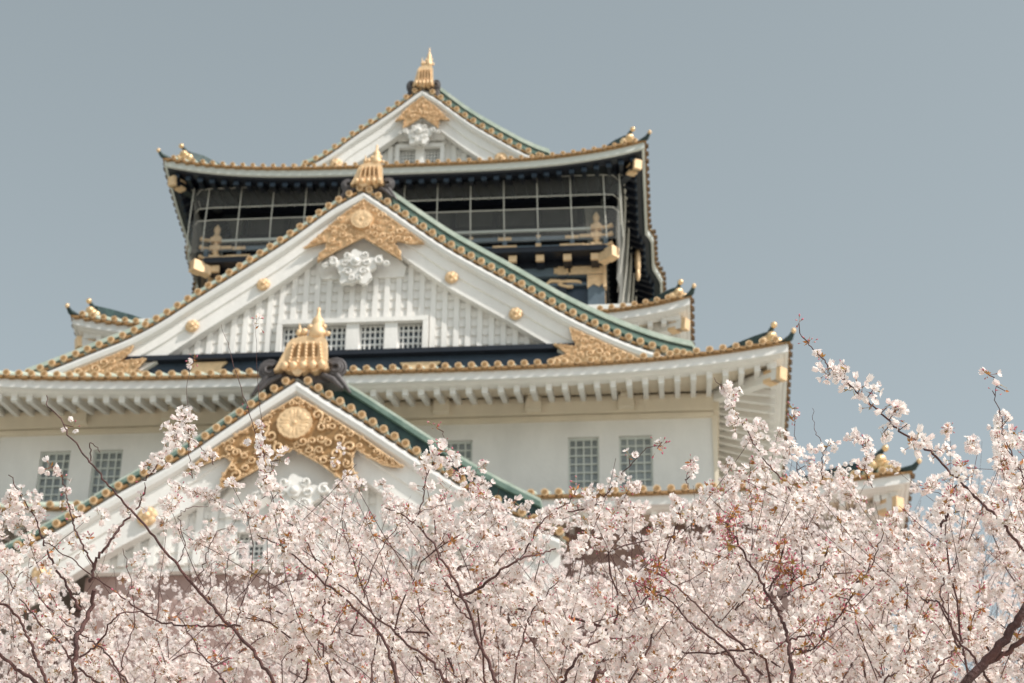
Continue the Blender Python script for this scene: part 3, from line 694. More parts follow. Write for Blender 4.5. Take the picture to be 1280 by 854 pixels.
# --- gable of the top roof
Y3 = 67.0
Rr = [(527.5, 114), (545, 124), (560, 135), (580, 149.5), (597, 160.5), (625, 176.5), (650, 190), (675, 201), (700, 208)]
Lr = [(527.5, 114), (520, 119), (497, 136), (470, 154.5), (446, 170), (420, 189), (398, 203), (375, 213), (355, 219)]
wv = [(P3(a, 195, Y3+.6)[0], P3(b_, 195, Y3+.6)[0]) for a, b_ in ((500, 520), (531, 551))]; z3t = P3(525, 188, Y3+.6)[2]
G3, C3, A3 = gable('small gable of the topmost roof with two windows', Y3, 79.5, Rr, Lr, 1.30, .33, .55, 48.6, .42, [(a, b_, z3t-.75, z3t) for a, b_ in wv], 1.35, .44, .4, clip=48.3)
YF = Y3-.08
filigree(pxpoly([(528, 122), (545, 135), (562, 151), (549, 149), (548, 160), (528, 146), (504, 161), (506, 149), (494, 152), (510, 135)], YF), YF, .14, 'apex_fitting', G3, None, 6)
rosette(626, 197, Y3+.0, .24, G3); rosette(420, 205, Y3+.0, .24, G3)
m_ = MB(); m_.plate(pxpoly([(528, 146), (556, 163), (556, 174), (497, 176), (499, 165)], Y3+.3), Y3+.3, Y3+.40); m_.build('gable_panel', 'plaster', G3)
pendant(524, 168, Y3+.02, .021, G3)
finial(P3(529, 108, Y3-.1), .0138, .0240, G3, 'gold finial on the topmost gable')

# ------------------------------------------------------------------ cherry trees
def env(px_knots):
    k = np.array(px_knots, float)
    def f(px): return np.interp(px, k[:, 0], k[:, 1])
    return f
# top outline of the blossom mass, by bearing (drawing units)
TOP_DENSE = env([(-300, 700), (0, 715), (60, 730), (120, 750), (200, 745), (260, 725), (330, 700), (400, 685), (450, 675), (520, 652), (580, 632), (640, 640), (700, 655), (760, 655), (820, 650), (860, 640), (905, 650), (950, 636), (1000, 628), (1040, 630), (1070, 640), (1100, 665), (1140, 668), (1160, 640), (1200, 622), (1250, 600), (1300, 580), (1600, 560)])
TOP_LOOSE = env([(-300, 585), (0, 590), (60, 605), (130, 632), (200, 632), (260, 632), (300, 622), (400, 622), (470, 616), (530, 606), (600, 620), (700, 628), (780, 624), (850, 628), (920, 595), (960, 572), (1000, 568), (1050, 580), (1080, 610), (1100, 640), (1135, 640), (1150, 595), (1200, 560), (1280, 540), (1600, 520)])
DENS = env([(-300, .5), (0, .38), (100, .28), (250, .30), (350, .44), (450, .66), (560, .9), (700, .95), (900, 1), (1100, 1), (1300, 1), (1600, 1)])

HOLES = [(760, 690, 60, 34, .8), (690, 700, 40, 30, .8), (508, 700, 26, 26, .95), (575, 700, 16, 22, .8), (850, 655, 40, 16, .8), (290, 722, 60, 24, .9), (120, 730, 50, 30, .7), (1110, 620, 46, 34, .9), (1235, 690, 10, 26, .9), (1245, 760, 9, 12, .95), (1160, 830, 14, 8, .9), (975, 745, 26, 30, .6), (1080, 700, 14, 9, .6), (1150, 640, 14, 30, .8)]
def density(px, py):
    d = DENS(px)
    for x, y, rx, ry, a in HOLES: d = d*(1-a*np.exp(-(((px-x)/rx)**2+((py-y)/ry)**2)**1.5))
    return d
def wob(px, s): return 13*np.sin(px*.031+s)+9*np.sin(px*.073+2*s)+6*np.sin(px*.17+s*3)

class Flowers:
    """collects small pieces (numpy) and builds one mesh"""
    def __init__(s): s.V = []; s.F3 = []; s.F4 = []; s.M3 = []; s.M4 = []; s.n = 0
    def place(s, tv, t3, m3, t4, m4, pos, Z, scale, spin):
        """instances of a template at pos with local +Z along Z"""
        n = len(pos)
        if n == 0: return
        Z = Z/np.linalg.norm(Z, axis=1)[:, None]
        ref = np.where(np.abs(Z[:, 2:3]) < .9, np.array([[0, 0, 1.]]), np.array([[1., 0, 0]]))
        X = np.cross(ref, Z); X /= np.linalg.norm(X, axis=1)[:, None]; Yv = np.cross(Z, X)
        c, sn = np.cos(spin)[:, None], np.sin(spin)[:, None]; X, Yv = c*X+sn*Yv, -sn*X+c*Yv
        sc = scale[:, None, None] if scale.ndim == 1 else scale[:, None, :]
        tv_ = tv[None]*sc
        P = pos[:, None, :]+tv_[:, :, 0:1]*X[:, None]+tv_[:, :, 1:2]*Yv[:, None]+tv_[:, :, 2:3]*Z[:, None]
        off = s.n+np.arange(n)*len(tv)
        s.V.append(P.reshape(-1, 3)); s.n += n*len(tv)
        if len(t3): s.F3.append((t3[None]+off[:, None, None]).reshape(-1, 3)); s.M3.append(np.tile(m3, n))
        if len(t4): s.F4.append((t4[None]+off[:, None, None]).reshape(-1, 4)); s.M4.append(np.tile(m4, n))
    def build(s, name, mats, parent):
        V = np.concatenate(s.V)-np.array(parent.location) if s.V else np.zeros((0, 3))
        F3 = np.concatenate(s.F3) if s.F3 else np.zeros((0, 3), int); F4 = np.concatenate(s.F4) if s.F4 else np.zeros((0, 4), int)
        m = np.concatenate([x for x in (s.M3+s.M4)]) if (s.M3 or s.M4) else np.zeros(0)
        me = bpy.data.meshes.new(name); me.vertices.add(len(V)); me.vertices.foreach_set('co', V.astype(np.float32).ravel())
        me.loops.add(F3.size+F4.size); me.loops.foreach_set('vertex_index', np.concatenate([F3.ravel(), F4.ravel()]).astype(np.int32))
        st = np.concatenate([np.arange(len(F3))*3, F3.size+np.arange(len(F4))*4]); me.polygons.add(len(st)); me.polygons.foreach_set('loop_start', st.astype(np.int32))
        me.polygons.foreach_set('material_index', m.astype(np.int32))
        for x in mats: me.materials.append(M[x])
        me.update(calc_edges=True); me.validate()
        o = bpy.data.objects.new(name, me); COL.objects.link(o); o.parent = parent; return o

def flower_template(cup, simple=False):
    v = []; f3 = []; f4 = []; m3 = []; m4 = []
    for k in range(5):
        a = k*2*math.pi/5; ca, sa = math.cos(a), math.sin(a)
        def P(r, t, dz=0):
            z = cup*r*r+dz; x, y = r, t
            sh = 1-.35*cup*r; x *= sh
            return (x*ca-y*sa, x*sa+y*ca, z)
        b = len(v)
        if simple:
            v += [P(.1, 0), P(.62, -.36), P(1, 0, .04), P(.62, .36)]; f4.append((b, b+1, b+2, b+3)); m4.append(0)
        else:
            v += [P(.08, 0), P(.52, -.36, .05), P(.52, 0, -.04), P(.52, .36, .05), P(.95, -.24, .02), P(.86, 0, -.02), P(.95, .24, .02)]
            f3 += [(b, b+1, b+2), (b, b+2, b+3)]; m3 += [0, 0]; f4 += [(b+1, b+4, b+5, b+2), (b+2, b+5, b+6, b+3)]; m4 += [0, 0]
    if not simple:
        b = len(v); v += [(.13*math.cos(i*2.094), .13*math.sin(i*2.094), .1) for i in range(3)]+[(0, 0, .12)]; f3 += [(b, b+1, b+3), (b+1, b+2, b+3), (b+2, b, b+3)]; m3 += [1]*3
        for i in range(5):       # stamens
            a = i*1.2566+.6; b = len(v); v += [(.05*math.cos(a), .05*math.sin(a), .1), (.36*math.cos(a)+.02, .36*math.sin(a), .34), (.36*math.cos(a)-.02, .36*math.sin(a)+.04, .34)]; f3.append((b, b+1, b+2)); m3.append(1)
        b = len(v)               # calyx and stalk
        v += [(.13*math.cos(i*2.094), .13*math.sin(i*2.094), -.02) for i in range(3)]+[(.05*math.cos(i*2.094), .05*math.sin(i*2.094), -.42) for i in range(3)]+[(0.03, 0, -1.3), (-.03, .03, -1.3), (-.03, -.03, -1.3)]
        for i in range(3):
            j = (i+1) % 3; f4 += [(b+i, b+j, b+3+j, b+3+i), (b+3+i, b+3+j, b+6+j, b+6+i)]; m4 += [2, 2]
    return (np.array(v), np.array(f3).reshape(-1, 3), np.array(m3), np.array(f4).reshape(-1, 4), np.array(m4))
FT = [flower_template(.12), flower_template(.4), flower_template(.85), flower_template(1.6)]
FS = [flower_template(.3, True), flower_template(.9, True)]
def bud_template():
    v = [(0, 0, -1.7), ]; f3 = []; m3 = []; f4 = []; m4 = []
    for r, z in ((.10, -.1), (.34, .35), (.30, .9)):
        v += [(r*math.cos(i*math.pi/2), r*math.sin(i*math.pi/2), z) for i in range(4)]
    v.append((0, 0, 1.25))
    for i in range(4):
        j = (i+1) % 4; f3 += [(0, 1+j, 1+i)]; m3.append(2); f4 += [(1+i, 1+j, 5+j, 5+i)]; m4.append(2); f4 += [(5+i, 5+j, 9+j, 9+i)]; m4.append(3); f3.append((9+i, 9+j, 13)); m3.append(3)
    return np.array(v), np.array(f3), np.array(m3), np.array(f4), np.array(m4)
BT = bud_template()
LT = (np.array([(0, 0, 0), (.28, .05, .6), (0, -.08, .6), (-.28, .05, .6), (0, .15, 1.3)]), np.array([(0, 1, 2), (0, 2, 3), (1, 4, 2), (2, 4, 3)]), np.array([4]*4), np.zeros((0, 4), int), np.zeros(0, int))
MATS = ['petal', 'stamen', 'calyx', 'bud', 'leaf']
MATS_FAR = ['petal_far', 'stamen', 'calyx', 'bud', 'leaf']

def rdir(n, bias=(0, 0, 0)):
    d = RNG.normal(size=(n, 3)); d /= np.linalg.norm(d, axis=1)[:, None]; d += np.array(bias); return d/np.linalg.norm(d, axis=1)[:, None]

def add_clusters(FL, nodes, per, budp, size=.0225, simple=False, leafp=.22, burst=0):
    """umbels of flowers round each node (numpy n x 3)"""
    n = len(nodes)
    if n == 0: return
    base = nodes; nodes = np.repeat(nodes, RNG.poisson(per, n), axis=0); n = len(nodes)
    d = rdir(n, (0, -.10, .12)); sz = size*RNG.uniform(.8, 1.15, n)
    L = RNG.uniform(.016, .044, n); pos = nodes+d*L[:, None]
    isb = RNG.random(n) < budp
    if simple:
        w_ = RNG.integers(0, 2, n)
        for k in range(2):
            q = w_ == k; FL.place(*FS[k], pos[q], rdir(q.sum(), (0, -.5, .1))+d[q]*.6, sz[q], RNG.uniform(0, 6, q.sum()))
        return
    w_ = RNG.choice(4, n, p=[.2, .35, .30, .15])
    for k in range(4):
        q = (w_ == k) & ~isb
        FL.place(*FT[k], pos[q], d[q]+rdir(q.sum())*.45, sz[q], RNG.uniform(0, 6, q.sum()))
    if burst and len(base):
        q = base[RNG.random(len(base)) < burst]
        if len(q):
            q = np.repeat(q, 11, axis=0)+np.repeat(RNG.normal(size=(len(q), 3))*.03, 11, axis=0); dd_ = rdir(len(q), (0, -.2, .35)); l_ = RNG.uniform(.016, .034, len(q))
            FL.place(*BT, q+dd_*l_[:, None], dd_, np.repeat(.0085*RNG.uniform(.7, 1.5, len(q))[:, None], 3, 1), RNG.uniform(0, 6, len(q)))
            q2 = q[::3]; FL.place(*LT, q2, rdir(len(q2), (0, 0, .3)), RNG.uniform(.014, .028, len(q2)), RNG.uniform(0, 6, len(q2)))
    FL.place(*BT, nodes[isb]+d[isb]*L[isb, None]*.9, d[isb], np.repeat(.0085*RNG.uniform(.7, 1.5, isb.sum())[:, None], 3, 1), RNG.uniform(0, 6, isb.sum()))
    m = int(len(nodes)*leafp); q = RNG.integers(0, n, m)
    FL.place(*LT, nodes[q], rdir(m, (0, 0, .4)), RNG.uniform(.012, .024, m), RNG.uniform(0, 6, m))

def inv(P):
    """bearing of world points in drawing units"""
    d = P-np.array([0, 0, CAMZ]); z = d@AF
    return 640+F_PX*(d@AR)/z, 427-F_PX*(d@AU)/z

def grow(root, starts, tips_r=.0035):
    """connects twig starts into one branching skeleton: returns nodes, parent index"""
    nodes = [np.array(root, float)]; par = [-1]
    order = np.argsort(np.linalg.norm(starts-np.array(root), axis=1))
    start_id = {}
    for i in order:
        p = starts[i]; A = np.array(nodes); dv = p-A; dist = np.linalg.norm(dv, axis=1)
        up_pen = np.where(dv[:, 2] < 0, 1.5, 1.0); rootd = np.linalg.norm(A-np.array(root), axis=1)
        j = int(np.argmin(dist*up_pen+.18*rootd)); a = A[j]; L = dist[j]; k = max(1, int(L/.22)); last = j
        if par[j] >= 0: pd = a-nodes[par[j]]; pd = pd/(np.linalg.norm(pd)+1e-9)
        else: pd = np.array([0, 0, 1.])
        for s_ in range(1, k+1):
            t = s_/k; q = a+(p-a)*t+pd*L*.35*t*(1-t)+RNG.normal(size=3)*.035*L**.5*(t < 1)
            nodes.append(q); par.append(last); last = len(nodes)-1
        start_id[int(i)] = last
    return np.array(nodes), par, start_id

def wood_mesh(segments, name, parent):
    """segments: list of (points, radii)"""
    m_ = MB()
    for pts, rad in segments: m_.tube([np.array(p)-np.array(parent.location) for p in pts], rad, 5 if max(rad) < .02 else 8)
    return m_.build(name, 'bark', parent)

def twig_path(p, d, L, bend=.25, n=7):
    pts = [np.array(p)]; d = np.array(d, float)
    for i in range(n-1):
        d = d+RNG.normal(size=3)*bend*.4+np.array([0, 0, .03]); d /= np.linalg.norm(d); pts.append(pts[-1]+d*L/(n-1))
    return np.array(pts)

def tree(label, loc, ntw, xr, yr, low, simple=False, flow=1.0, heroes=(), size=.0225, group='cherry trees in blossom', trunk_r=.16, margin=0):
    t = empty('cherry_tree', (loc[0], loc[1], 0)); tag(t, label, 'tree', group)
    fork = np.array([loc[0], loc[1], low*.55])
    FL = Flowers(); segs = []
    # twig starts: points in the crown below the outline
    st = []; dr = []; tries = 0
    while len(st) < ntw and tries < ntw*60:
        tries += 1
        Y = RNG.uniform(*yr); px = RNG.uniform(*xr); q = ray(px, 600); X = q[0]/q[1]*Y
        ytop = TOP_DENSE(px)+margin+wob(px, loc[0]); z1 = P3(px, ytop, Y)[2]; z0 = low
        z = z1-abs(RNG.normal())*0-(z1-z0)*RNG.random()**1.15
        if z < z0: continue
        pt = np.array([X+RNG.normal()*.02, Y, z]); 
        px2, py2 = inv(pt)
        if RNG.random() > density(px2, py2): continue
        st.append(pt); d = np.array([RNG.normal()*.55, RNG.normal()*.35, .75]); dr.append(d/np.linalg.norm(d))
    st = np.array(st); nodes, par, sid = grow(fork, st)
    w_ = np.zeros(len(nodes))
    L0 = .75 if not simple else 1.1
    clus = []
    for i in range(len(st)):
        n_ = 7; up_ = RNG.random() < .10; L = L0*RNG.uniform(.5, 1.3)*(1.5 if up_ else 1); path = twig_path(st[i], dr[i], L)
        # keep under the loose outline
        px2, py2 = inv(path); lift = 50 if up_ else 0; lim = TOP_LOOSE(px2)+margin*.8+wob(px2, loc[0])-lift; ok = py2 > lim
        k = n_ if ok.all() else int(np.argmin(ok))
        if k < 2: k = 2
        path = path[:k]
        j = sid[i]
        while j >= 0: w_[j] += 1; j = par[j]
        segs.append(([nodes[sid[i]]]+list(path[1:]), list(np.linspace(.0024, .0011, len(path)))))
        dp = resample(path, step=.085 if not simple else .09)
        clus.append(dp+RNG.normal(size=dp.shape)*(.02 if not simple else .06))
    # skeleton wood: chain segments
    kids = {}
    for i, p in enumerate(par):
        if p >= 0: kids.setdefault(p, []).append(i)
    rad = np.clip(.0021*np.maximum(w_, 1)**.48, .0021, trunk_r*.7)
    done = set()
    for i in range(len(nodes)):
        for c in kids.get(i, []):
            if c in done: continue
            ch = [i, c]; done.add(c)
            while kids.get(ch[-1]):
                nx = max(kids[ch[-1]], key=lambda q: w_[q])
                if nx in done: break
                done.add(nx); ch.append(nx)
            rr_ = [rad[c]]+[rad[q] for q in ch[1:]]
            if len(ch) > 2:
                cp = smooth([nodes[q] for q in ch], n=len(ch)*2); cp[1:-1] += RNG.normal(size=cp[1:-1].shape)*.006
                segs.append((list(cp), list(np.interp(np.linspace(0, 1, len(cp)), np.linspace(0, 1, len(rr_)), rr_))))
            else: segs.append(([nodes[q] for q in ch], rr_))
            dq = resample([nodes[q] for q in ch[-4:]], step=.09); 
            clus.append(dq+RNG.normal(size=dq.shape)*.025)
    allc = np.concatenate(clus)
    g1 = np.sin(allc[:, 0]*5.1+allc[:, 2]*3.3+loc[0])+np.sin(allc[:, 1]*4.3-allc[:, 2]*6.1+allc[:, 0]*2.2)    # clumping
    keep = RNG.random(len(allc)) < np.clip(.70+.30*g1, .15, 1)*np.minimum(1, density(*inv(allc))/DENS(inv(allc)[0]))
    add_clusters(FL, allc[keep], 10.5*flow, .07, size, simple, .2, .17)
    # traced branches of the photograph
    for pts, Yd, r0, r1, spans in heroes:
        r0, r1 = r0*.82, r1*.75
        w3 = smooth([P3(x, y, Yd) for x, y in pts], n=max(8, len(pts)*6)); n = len(w3)
        w3 = w3+np.stack([np.zeros(n), .12*np.sin(np.linspace(0, 5, n)+Yd*9), np.zeros(n)], 1)*np.linspace(0, 1, n)[:, None]
        w3 += RNG.normal(size=w3.shape)*.0035
        segs.append((list(w3), list(np.linspace(r0, r1, n))))
        if pts[0][1] > 840:
            a = w3[0]; j = int(np.argmin(np.linalg.norm(nodes-a, axis=1)+np.where(nodes[:, 2] > a[2]-.25, 3, 0))); b_ = nodes[j]
            d0 = (w3[0]-w3[2]); d0 /= np.linalg.norm(d0); L = np.linalg.norm(b_-a)
            cc = [a*(1-t)**2+2*(a+d0*L*.5)*t*(1-t)+b_*t*t for t in np.linspace(0, 1, 9)]; segs.append((cc, list(np.linspace(r0, r0*1.4, 9))))
        for t0, t1, dens, bud in spans:
            seg = resample(w3[int(t0*(n-1)):int(t1*(n-1))+1], step=.05)
            if len(seg) < 1: continue
            k = RNG.random(len(seg)) < dens; sg = seg[k]
            # short spurs leaving the branch
            sp = sg+rdir(len(sg), (0, 0, .3))*RNG.uniform(.0, .05, len(sg))[:, None]
            if bud > .94:
                sg = np.repeat(sg, 3, axis=0); sp = sg+rdir(len(sg), (0, -.2, .5))*RNG.uniform(.02, .085, len(sg))[:, None]
            for a_, b_ in zip(sg, sp): segs.append(([a_, b_], [.0022, .0016]))
            add_clusters(FL, sp, 6.2 if bud < .6 else (8 if bud > .94 else 5), bud, size*1.0, False, .55 if bud > .5 else .12)
    # trunk
    b = np.array([loc[0]+.15, loc[1]+.1, 0]); tp = [b+np.array([0, 0, -.1]), b+np.array([.02, 0, .3]), (b+fork)/2+np.array([.1, .05, 0]), fork]
    tm = MB(); tpp = smooth(tp, n=14); tm.tube([p-np.array(t.location) for p in tpp], list(np.interp(np.linspace(0, 1, 14), [0, .08, .2, 1], [trunk_r*1.8, trunk_r*1.25, trunk_r, trunk_r*.72])), 12); tm.build('trunk', 'bark', t)
    wood_mesh(segs, 'branches', t)
    FL.build('blossoms', MATS if not simple else MATS_FAR, t)
    return t

F_ = (0, 1, .0, .2)
HL = [   # left tree: traced branches  (points base to tip, distance, base radius, tip radius, flowering spans (t0, t1, density, bud share))
 ([(352, 870), (320, 820), (290, 785), (270, 763), (230, 718), (185, 665), (140, 615), (110, 577), (85, 542), (70, 515), (56, 500), (52, 483)], 7.9, .0100, .0028, [(.86, .93, .5, .3)]),
 ([(111, 578), (116, 568), (121, 555)], 7.9, .004, .002, []),
 ([(221, 707), (231, 682), (228, 655), (240, 638), (255, 625)], 7.9, .0035, .0016, []),
 ([(243, 728), (258, 700), (272, 680), (285, 657)], 7.85, .0035, .0016, []),
 ([(258, 745), (266, 722), (276, 703)], 7.85, .003, .0014, []),
 ([(281, 770), (283, 738), (288, 712), (310, 688)], 7.8, .0035, .0016, []),
 ([(292, 788), (302, 755), (316, 735), (318, 706)], 7.8, .003, .0014, [(.9, 1, .5, .8)]),
 ([(94, 870), (97, 800), (103, 760), (113, 728)], 8.1, .0150, .0120, []),
 ([(113, 728), (120, 708), (130, 692), (143, 672), (152, 650), (163, 625), (178, 600)], 8.1, .0090, .0045, [(.7, 1, .6, .2)]),
 ([(178, 600), (195, 590), (212, 560), (216, 530), (222, 510)], 8.1, .0040, .0020, [(.1, 1, .8, .12)]),
 ([(101, 765), (85, 735), (70, 712), (60, 690), (50, 668), (38, 640), (22, 612), (10, 590)], 8.15, .0080, .0030, [(.1, 1, .55, .15)]),
 ([(120, 712), (108, 690), (95, 660), (84, 630), (75, 600), (66, 572)], 8.1, .0060, .0025, [(.35, 1, .7, .2)]),
 ([(60, 870), (52, 838), (45, 824), (30, 790), (18, 765), (0, 755), (-30, 748)], 7.6, .0090, .0060, [(.2, 1, .2, .5)]),
 ([(150, 870), (95, 830), (72, 800), (50, 780), (30, 755), (12, 728)], 7.7, .0070, .0030, [(.3, 1, .25, .4)]),
 ([(300, 783), (270, 781), (200, 774), (165, 755), (120, 728), (80, 700), (62, 688)], 7.75, .0055, .0030, [(.6, 1, .1, .3)]),
 ([(170, 870), (155, 848), (130, 815), (98, 786), (60, 757), (44, 738), (40, 725)], 7.5, .0055, .0025, [(.6, 1, .15, .5)]),
 ([(150, 860), (152, 825), (160, 790), (165, 755), (163, 700)], 7.6, .0045, .0018, [(.7, 1, .2, .5)]),
 ([(98, 822), (130, 800), (152, 778), (186, 757)], 7.9, .0060, .0035, []),
 ([(40, 850), (0, 818), (-30, 800)], 7.7, .01, .008, [(0, 1, .3, .5)]),
 ([(330, 604), (322, 560), (312, 515), (296, 465), (273, 396)], 9.3, .0035, .0012, [(.0, .35, .8, .25), (.35, .5, .2, .8)]),
 ([(345, 640), (332, 590), (326, 540), (322, 470), (325, 415)], 9.0, .0030, .0012, [(.1, .45, .7, .3), (.97, 1, 1, .9)]),
 ([(240, 600), (236, 560), (238, 500), (245, 448)], 9.2, .0030, .0013, [(.0, .55, .8, .15), (.97, 1, 1, .9)]),
 ([(268, 580), (250, 555), (238, 540), (230, 525)], 9.0, .0030, .0015, [(.1, 1, .8, .1)]),
 ([(420, 870), (405, 815), (402, 760), (408, 700), (425, 652), (432, 635)], 8.2, .0065, .002, [(.5, 1, .4, .5)]),
 ([(405, 812), (425, 770), (440, 720), (455, 690)], 8.2, .004, .002, [(.3, 1, .4, .5)]),
 ([(500, 870), (480, 800), (440, 760), (400, 730), (360, 690), (318, 660)], 7.9, .0085, .0030, [(.4, 1, .25, .6)]),
 ([(460, 870), (468, 780), (440, 700), (432, 655)], 8.4, .005, .002, [(.6, 1, .5, .7)]),
 ([(395, 700), (372, 660), (350, 640), (338, 620), (345, 590)], 8.3, .004, .002, [(.2, 1, .7, .2)]),
 ([(290, 870), (265, 830), (248, 812), (236, 790)], 7.6, .006, .0025, [(.4, 1, .5, .8)]),
]
HM = [   # middle tree
 ([(628, 870), (600, 805), (590, 775), (575, 742), (548, 697), (518, 657), (498, 637), (480, 625)], 7.9, .0100, .0032, [(.75, 1, .6, .2)]),
 ([(575, 745), (600, 735), (625, 722), (660, 700), (692, 672)], 7.95, .0085, .0040, []),
 ([(590, 775), (572, 762), (562, 742), (556, 724)], 7.9, .0050, .0022, [(.5, 1, .3, .5)]),
 ([(548, 697), (556, 682), (560, 665)], 7.9, .0035, .0018, []),
 ([(515, 655), (528, 632), (534, 604), (545, 580), (549, 556), (552, 524)], 8.0, .0040, .0018, [(.25, .7, .7, .15), (.7, 1, .5, .7)]),
 ([(570, 870), (540, 825), (500, 795), (455, 765), (430, 745)], 7.7, .0080, .0040, [(.5, 1, .3, .4)]),
 ([(440, 790), (465, 720), (487, 680), (512, 638), (558, 614)], 8.0, .0040, .0016, []),
 ([(655, 690), (690, 640), (712, 612), (722, 596)], 8.1, .0050, .0022, [(.2, .6, .6, .3), (.75, 1, 1, .85)]),
 ([(712, 640), (745, 628), (775, 600), (800, 580), (828, 556)], 8.5, .0045, .0014, [(.0, .65, .8, .15), (.9, 1, .6, .9)]),
 ([(690, 870), (735, 815), (760, 795), (790, 780)], 8.0, .0100, .0030, [(.5, 1, .4, .5)]),
 ([(735, 870), (750, 840), (755, 825)], 8.0, .0110, .0080, []),
 ([(950, 870), (915, 820), (890, 800), (862, 785), (838, 762), (806, 736)], 7.8, .0090, .0030, [(.88, 1, .7, .96)]),
 ([(948, 818), (915, 795), (880, 768), (850, 748), (817, 718)], 7.8, .0060, .0028, [(.9, 1, 1, .96)]),
 ([(830, 700), (842, 660), (850, 638)], 8.2, .0050, .0030, [(.6, 1, .6, .3)]),
 ([(640, 870), (650, 800), (668, 760), (700, 740)], 8.3, .0060, .0030, [(.3, 1, .4, .4)]),
 ([(575, 600), (572, 585), (562, 575)], 8.3, .003, .0015, [(.2, 1, .9, .5)]),
]
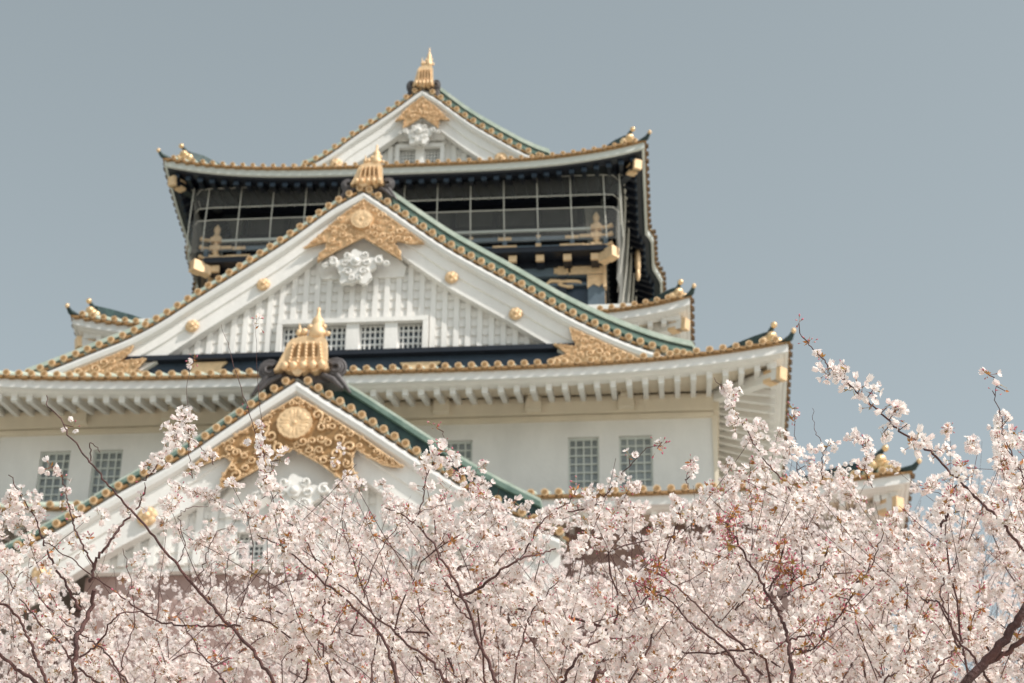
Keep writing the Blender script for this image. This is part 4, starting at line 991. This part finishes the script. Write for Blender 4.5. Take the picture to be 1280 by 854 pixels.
HR = [   # right tree
 ([(1190, 880), (1205, 854), (1232, 828), (1262, 795), (1300, 740), (1340, 690)], 7.2, .0230, .0200, []),
 ([(1232, 829), (1255, 818), (1290, 800), (1330, 790)], 7.2, .0140, .0110, []),
 ([(1340, 752), (1312, 720), (1280, 690), (1250, 655), (1215, 625), (1190, 600), (1160, 572), (1125, 543), (1100, 518), (1075, 490), (1060, 470), (1042, 452), (1030, 434), (1010, 410), (1002, 396)], 7.3, .0085, .0026, [(.2, .52, .7, .08), (.50, .62, 1, .06), (.64, .80, .95, .06), (.82, .9, .9, .15), (.94, 1, .8, .93)]),
 ([(1300, 665), (1282, 620), (1275, 597), (1263, 565), (1256, 540), (1254, 505), (1248, 478), (1246, 458)], 7.4, .0050, .0020, [(.0, .45, .4, .1), (.62, .82, 1, .12), (.85, 1, .8, .85)]),
 ([(992, 880), (990, 840), (985, 800), (975, 765), (962, 735), (945, 705), (928, 682), (910, 660)], 7.5, .0110, .0050, [(.90, 1, 1, .98), (.95, 1, 1, 1.)]),
 ([(985, 800), (1020, 792), (1045, 770), (1060, 748), (1068, 738)], 7.5, .0055, .0035, [(.80, 1, 1, .96)]),
 ([(962, 737), (972, 718), (977, 700), (978, 690)], 7.5, .0050, .0030, [(.7, 1, .9, .96)]),
 ([(975, 750), (985, 738), (992, 722)], 7.5, .0035, .002, [(.7, 1, 1, .96)]),
 ([(984, 818), (1000, 812), (1022, 800), (1030, 795)], 7.5, .0045, .0030, [(.6, 1, .8, .96)]),
 ([(975, 765), (958, 752), (940, 745)], 7.5, .004, .0025, [(.6, 1, .8, .9)]),
 ([(1248, 870), (1222, 832), (1198, 808), (1185, 780), (1176, 755), (1178, 728), (1196, 692), (1203, 680)], 7.3, .0070, .0028, [(.8, 1, .4, .5)]),
 ([(1200, 808), (1180, 775), (1165, 745), (1154, 731)], 7.3, .0055, .0040, []),
 ([(1150, 880), (1170, 845), (1192, 812), (1210, 785), (1222, 755)], 7.4, .0060, .0025, [(.6, 1, .6, .8)]),
 ([(1080, 870), (1100, 856), (1134, 820), (1136, 780), (1130, 735)], 7.6, .0055, .0025, [(.3, 1, .3, .6)]),
 ([(1136, 790), (1150, 775), (1162, 765)], 7.6, .0035, .002, [(.5, 1, .9, .9)]),
 ([(1070, 732), (1080, 718), (1094, 695), (1102, 682)], 7.6, .0045, .0025, [(.2, 1, .6, .8)]),
 ([(1005, 735), (1020, 720), (1034, 700)], 7.6, .0045, .0035, [(.7, 1, .6, .5)]),
 ([(995, 620), (975, 596), (958, 580), (935, 550), (918, 522), (905, 490), (893, 462)], 8.6, .0045, .0020, [(.1, .4, .7, .2), (.4, .8, .9, .12), (.8, 1, .7, .35)]),
 ([(940, 690), (939, 640), (937, 600), (937, 570)], 8.8, .0028, .0014, [(.0, 1, .25, .8)]),
 ([(1028, 600), (1026, 560), (1020, 530), (1017, 500)], 8.8, .0030, .0014, [(.0, .5, .8, .1), (.9, 1, .8, .93)]),
 ([(997, 600), (995, 560), (993, 515)], 8.9, .0030, .0014, [(.0, .5, .8, .2), (.9, 1, .8, .93)]),
 ([(860, 610), (858, 595), (862, 578)], 8.9, .0030, .0014, [(.3, 1, .8, .4)]),
 ([(1090, 610), (1080, 590), (1085, 560), (1075, 538)], 8.8, .0030, .0014, [(.2, 1, .8, .2)]),
 ([(1175, 660), (1185, 640), (1192, 620)], 8.3, .0070, .0050, []),
]
tree('near left cherry tree with thin dark branches showing between sparse blossom', (-2.5, 9.6), 120, (-260, 420), (8.1, 10.6), 3.4, heroes=HL, flow=.8)
tree('near middle cherry tree in dense white blossom below the lower front gable', (-.55, 9.8), 150, (380, 860), (8.0, 10.8), 3.4, heroes=HM)
tree('near right cherry tree with a thick dark limb and one long branch against the sky', (1.35, 9.4), 190, (820, 1540), (7.9, 10.8), 3.3, heroes=HR, trunk_r=.2)
mid = [('second row cherry tree on the left, pale and slightly out of focus', (-3.6, 12.3), (-330, 280), .62),
       ('second row cherry tree filling the gap left of centre', (-1.6, 12.6), (230, 640), .85),
       ('second row cherry tree right of centre below the castle windows', (.2, 12.2), (580, 1000), 1.),
       ('second row cherry tree behind the thick limb on the right', (2.4, 12.5), (940, 1620), 1.)]
for lb, lc, xr, dn in mid: tree(lb, lc, int(230*dn*(xr[1]-xr[0])/450), xr, (11.4, 14.2), 4.6, flow=1.05, margin=10, trunk_r=.2)
far = [('distant cherry tree at the left edge, a soft pale mass', (-6.6, 19.0), (-330, 200)),
       ('distant cherry tree below the lower front gable, a soft pale mass', (-4.0, 19.5), (150, 520)),
       ('distant cherry tree below the castle stone base, a soft pale mass', (-1.2, 19.0), (480, 860)),
       ('distant cherry tree below the right eave of the castle, a soft pale mass', (1.6, 19.5), (820, 1180)),
       ('distant cherry tree at the right edge, a soft pale mass', (4.4, 19.2), (1140, 1620))]
for lb, lc, xr in far: tree(lb, lc, int(330*(xr[1]-xr[0])/360), xr, (17, 21.5), 6.6, simple=True, flow=.75, margin=60, size=.024, trunk_r=.25)
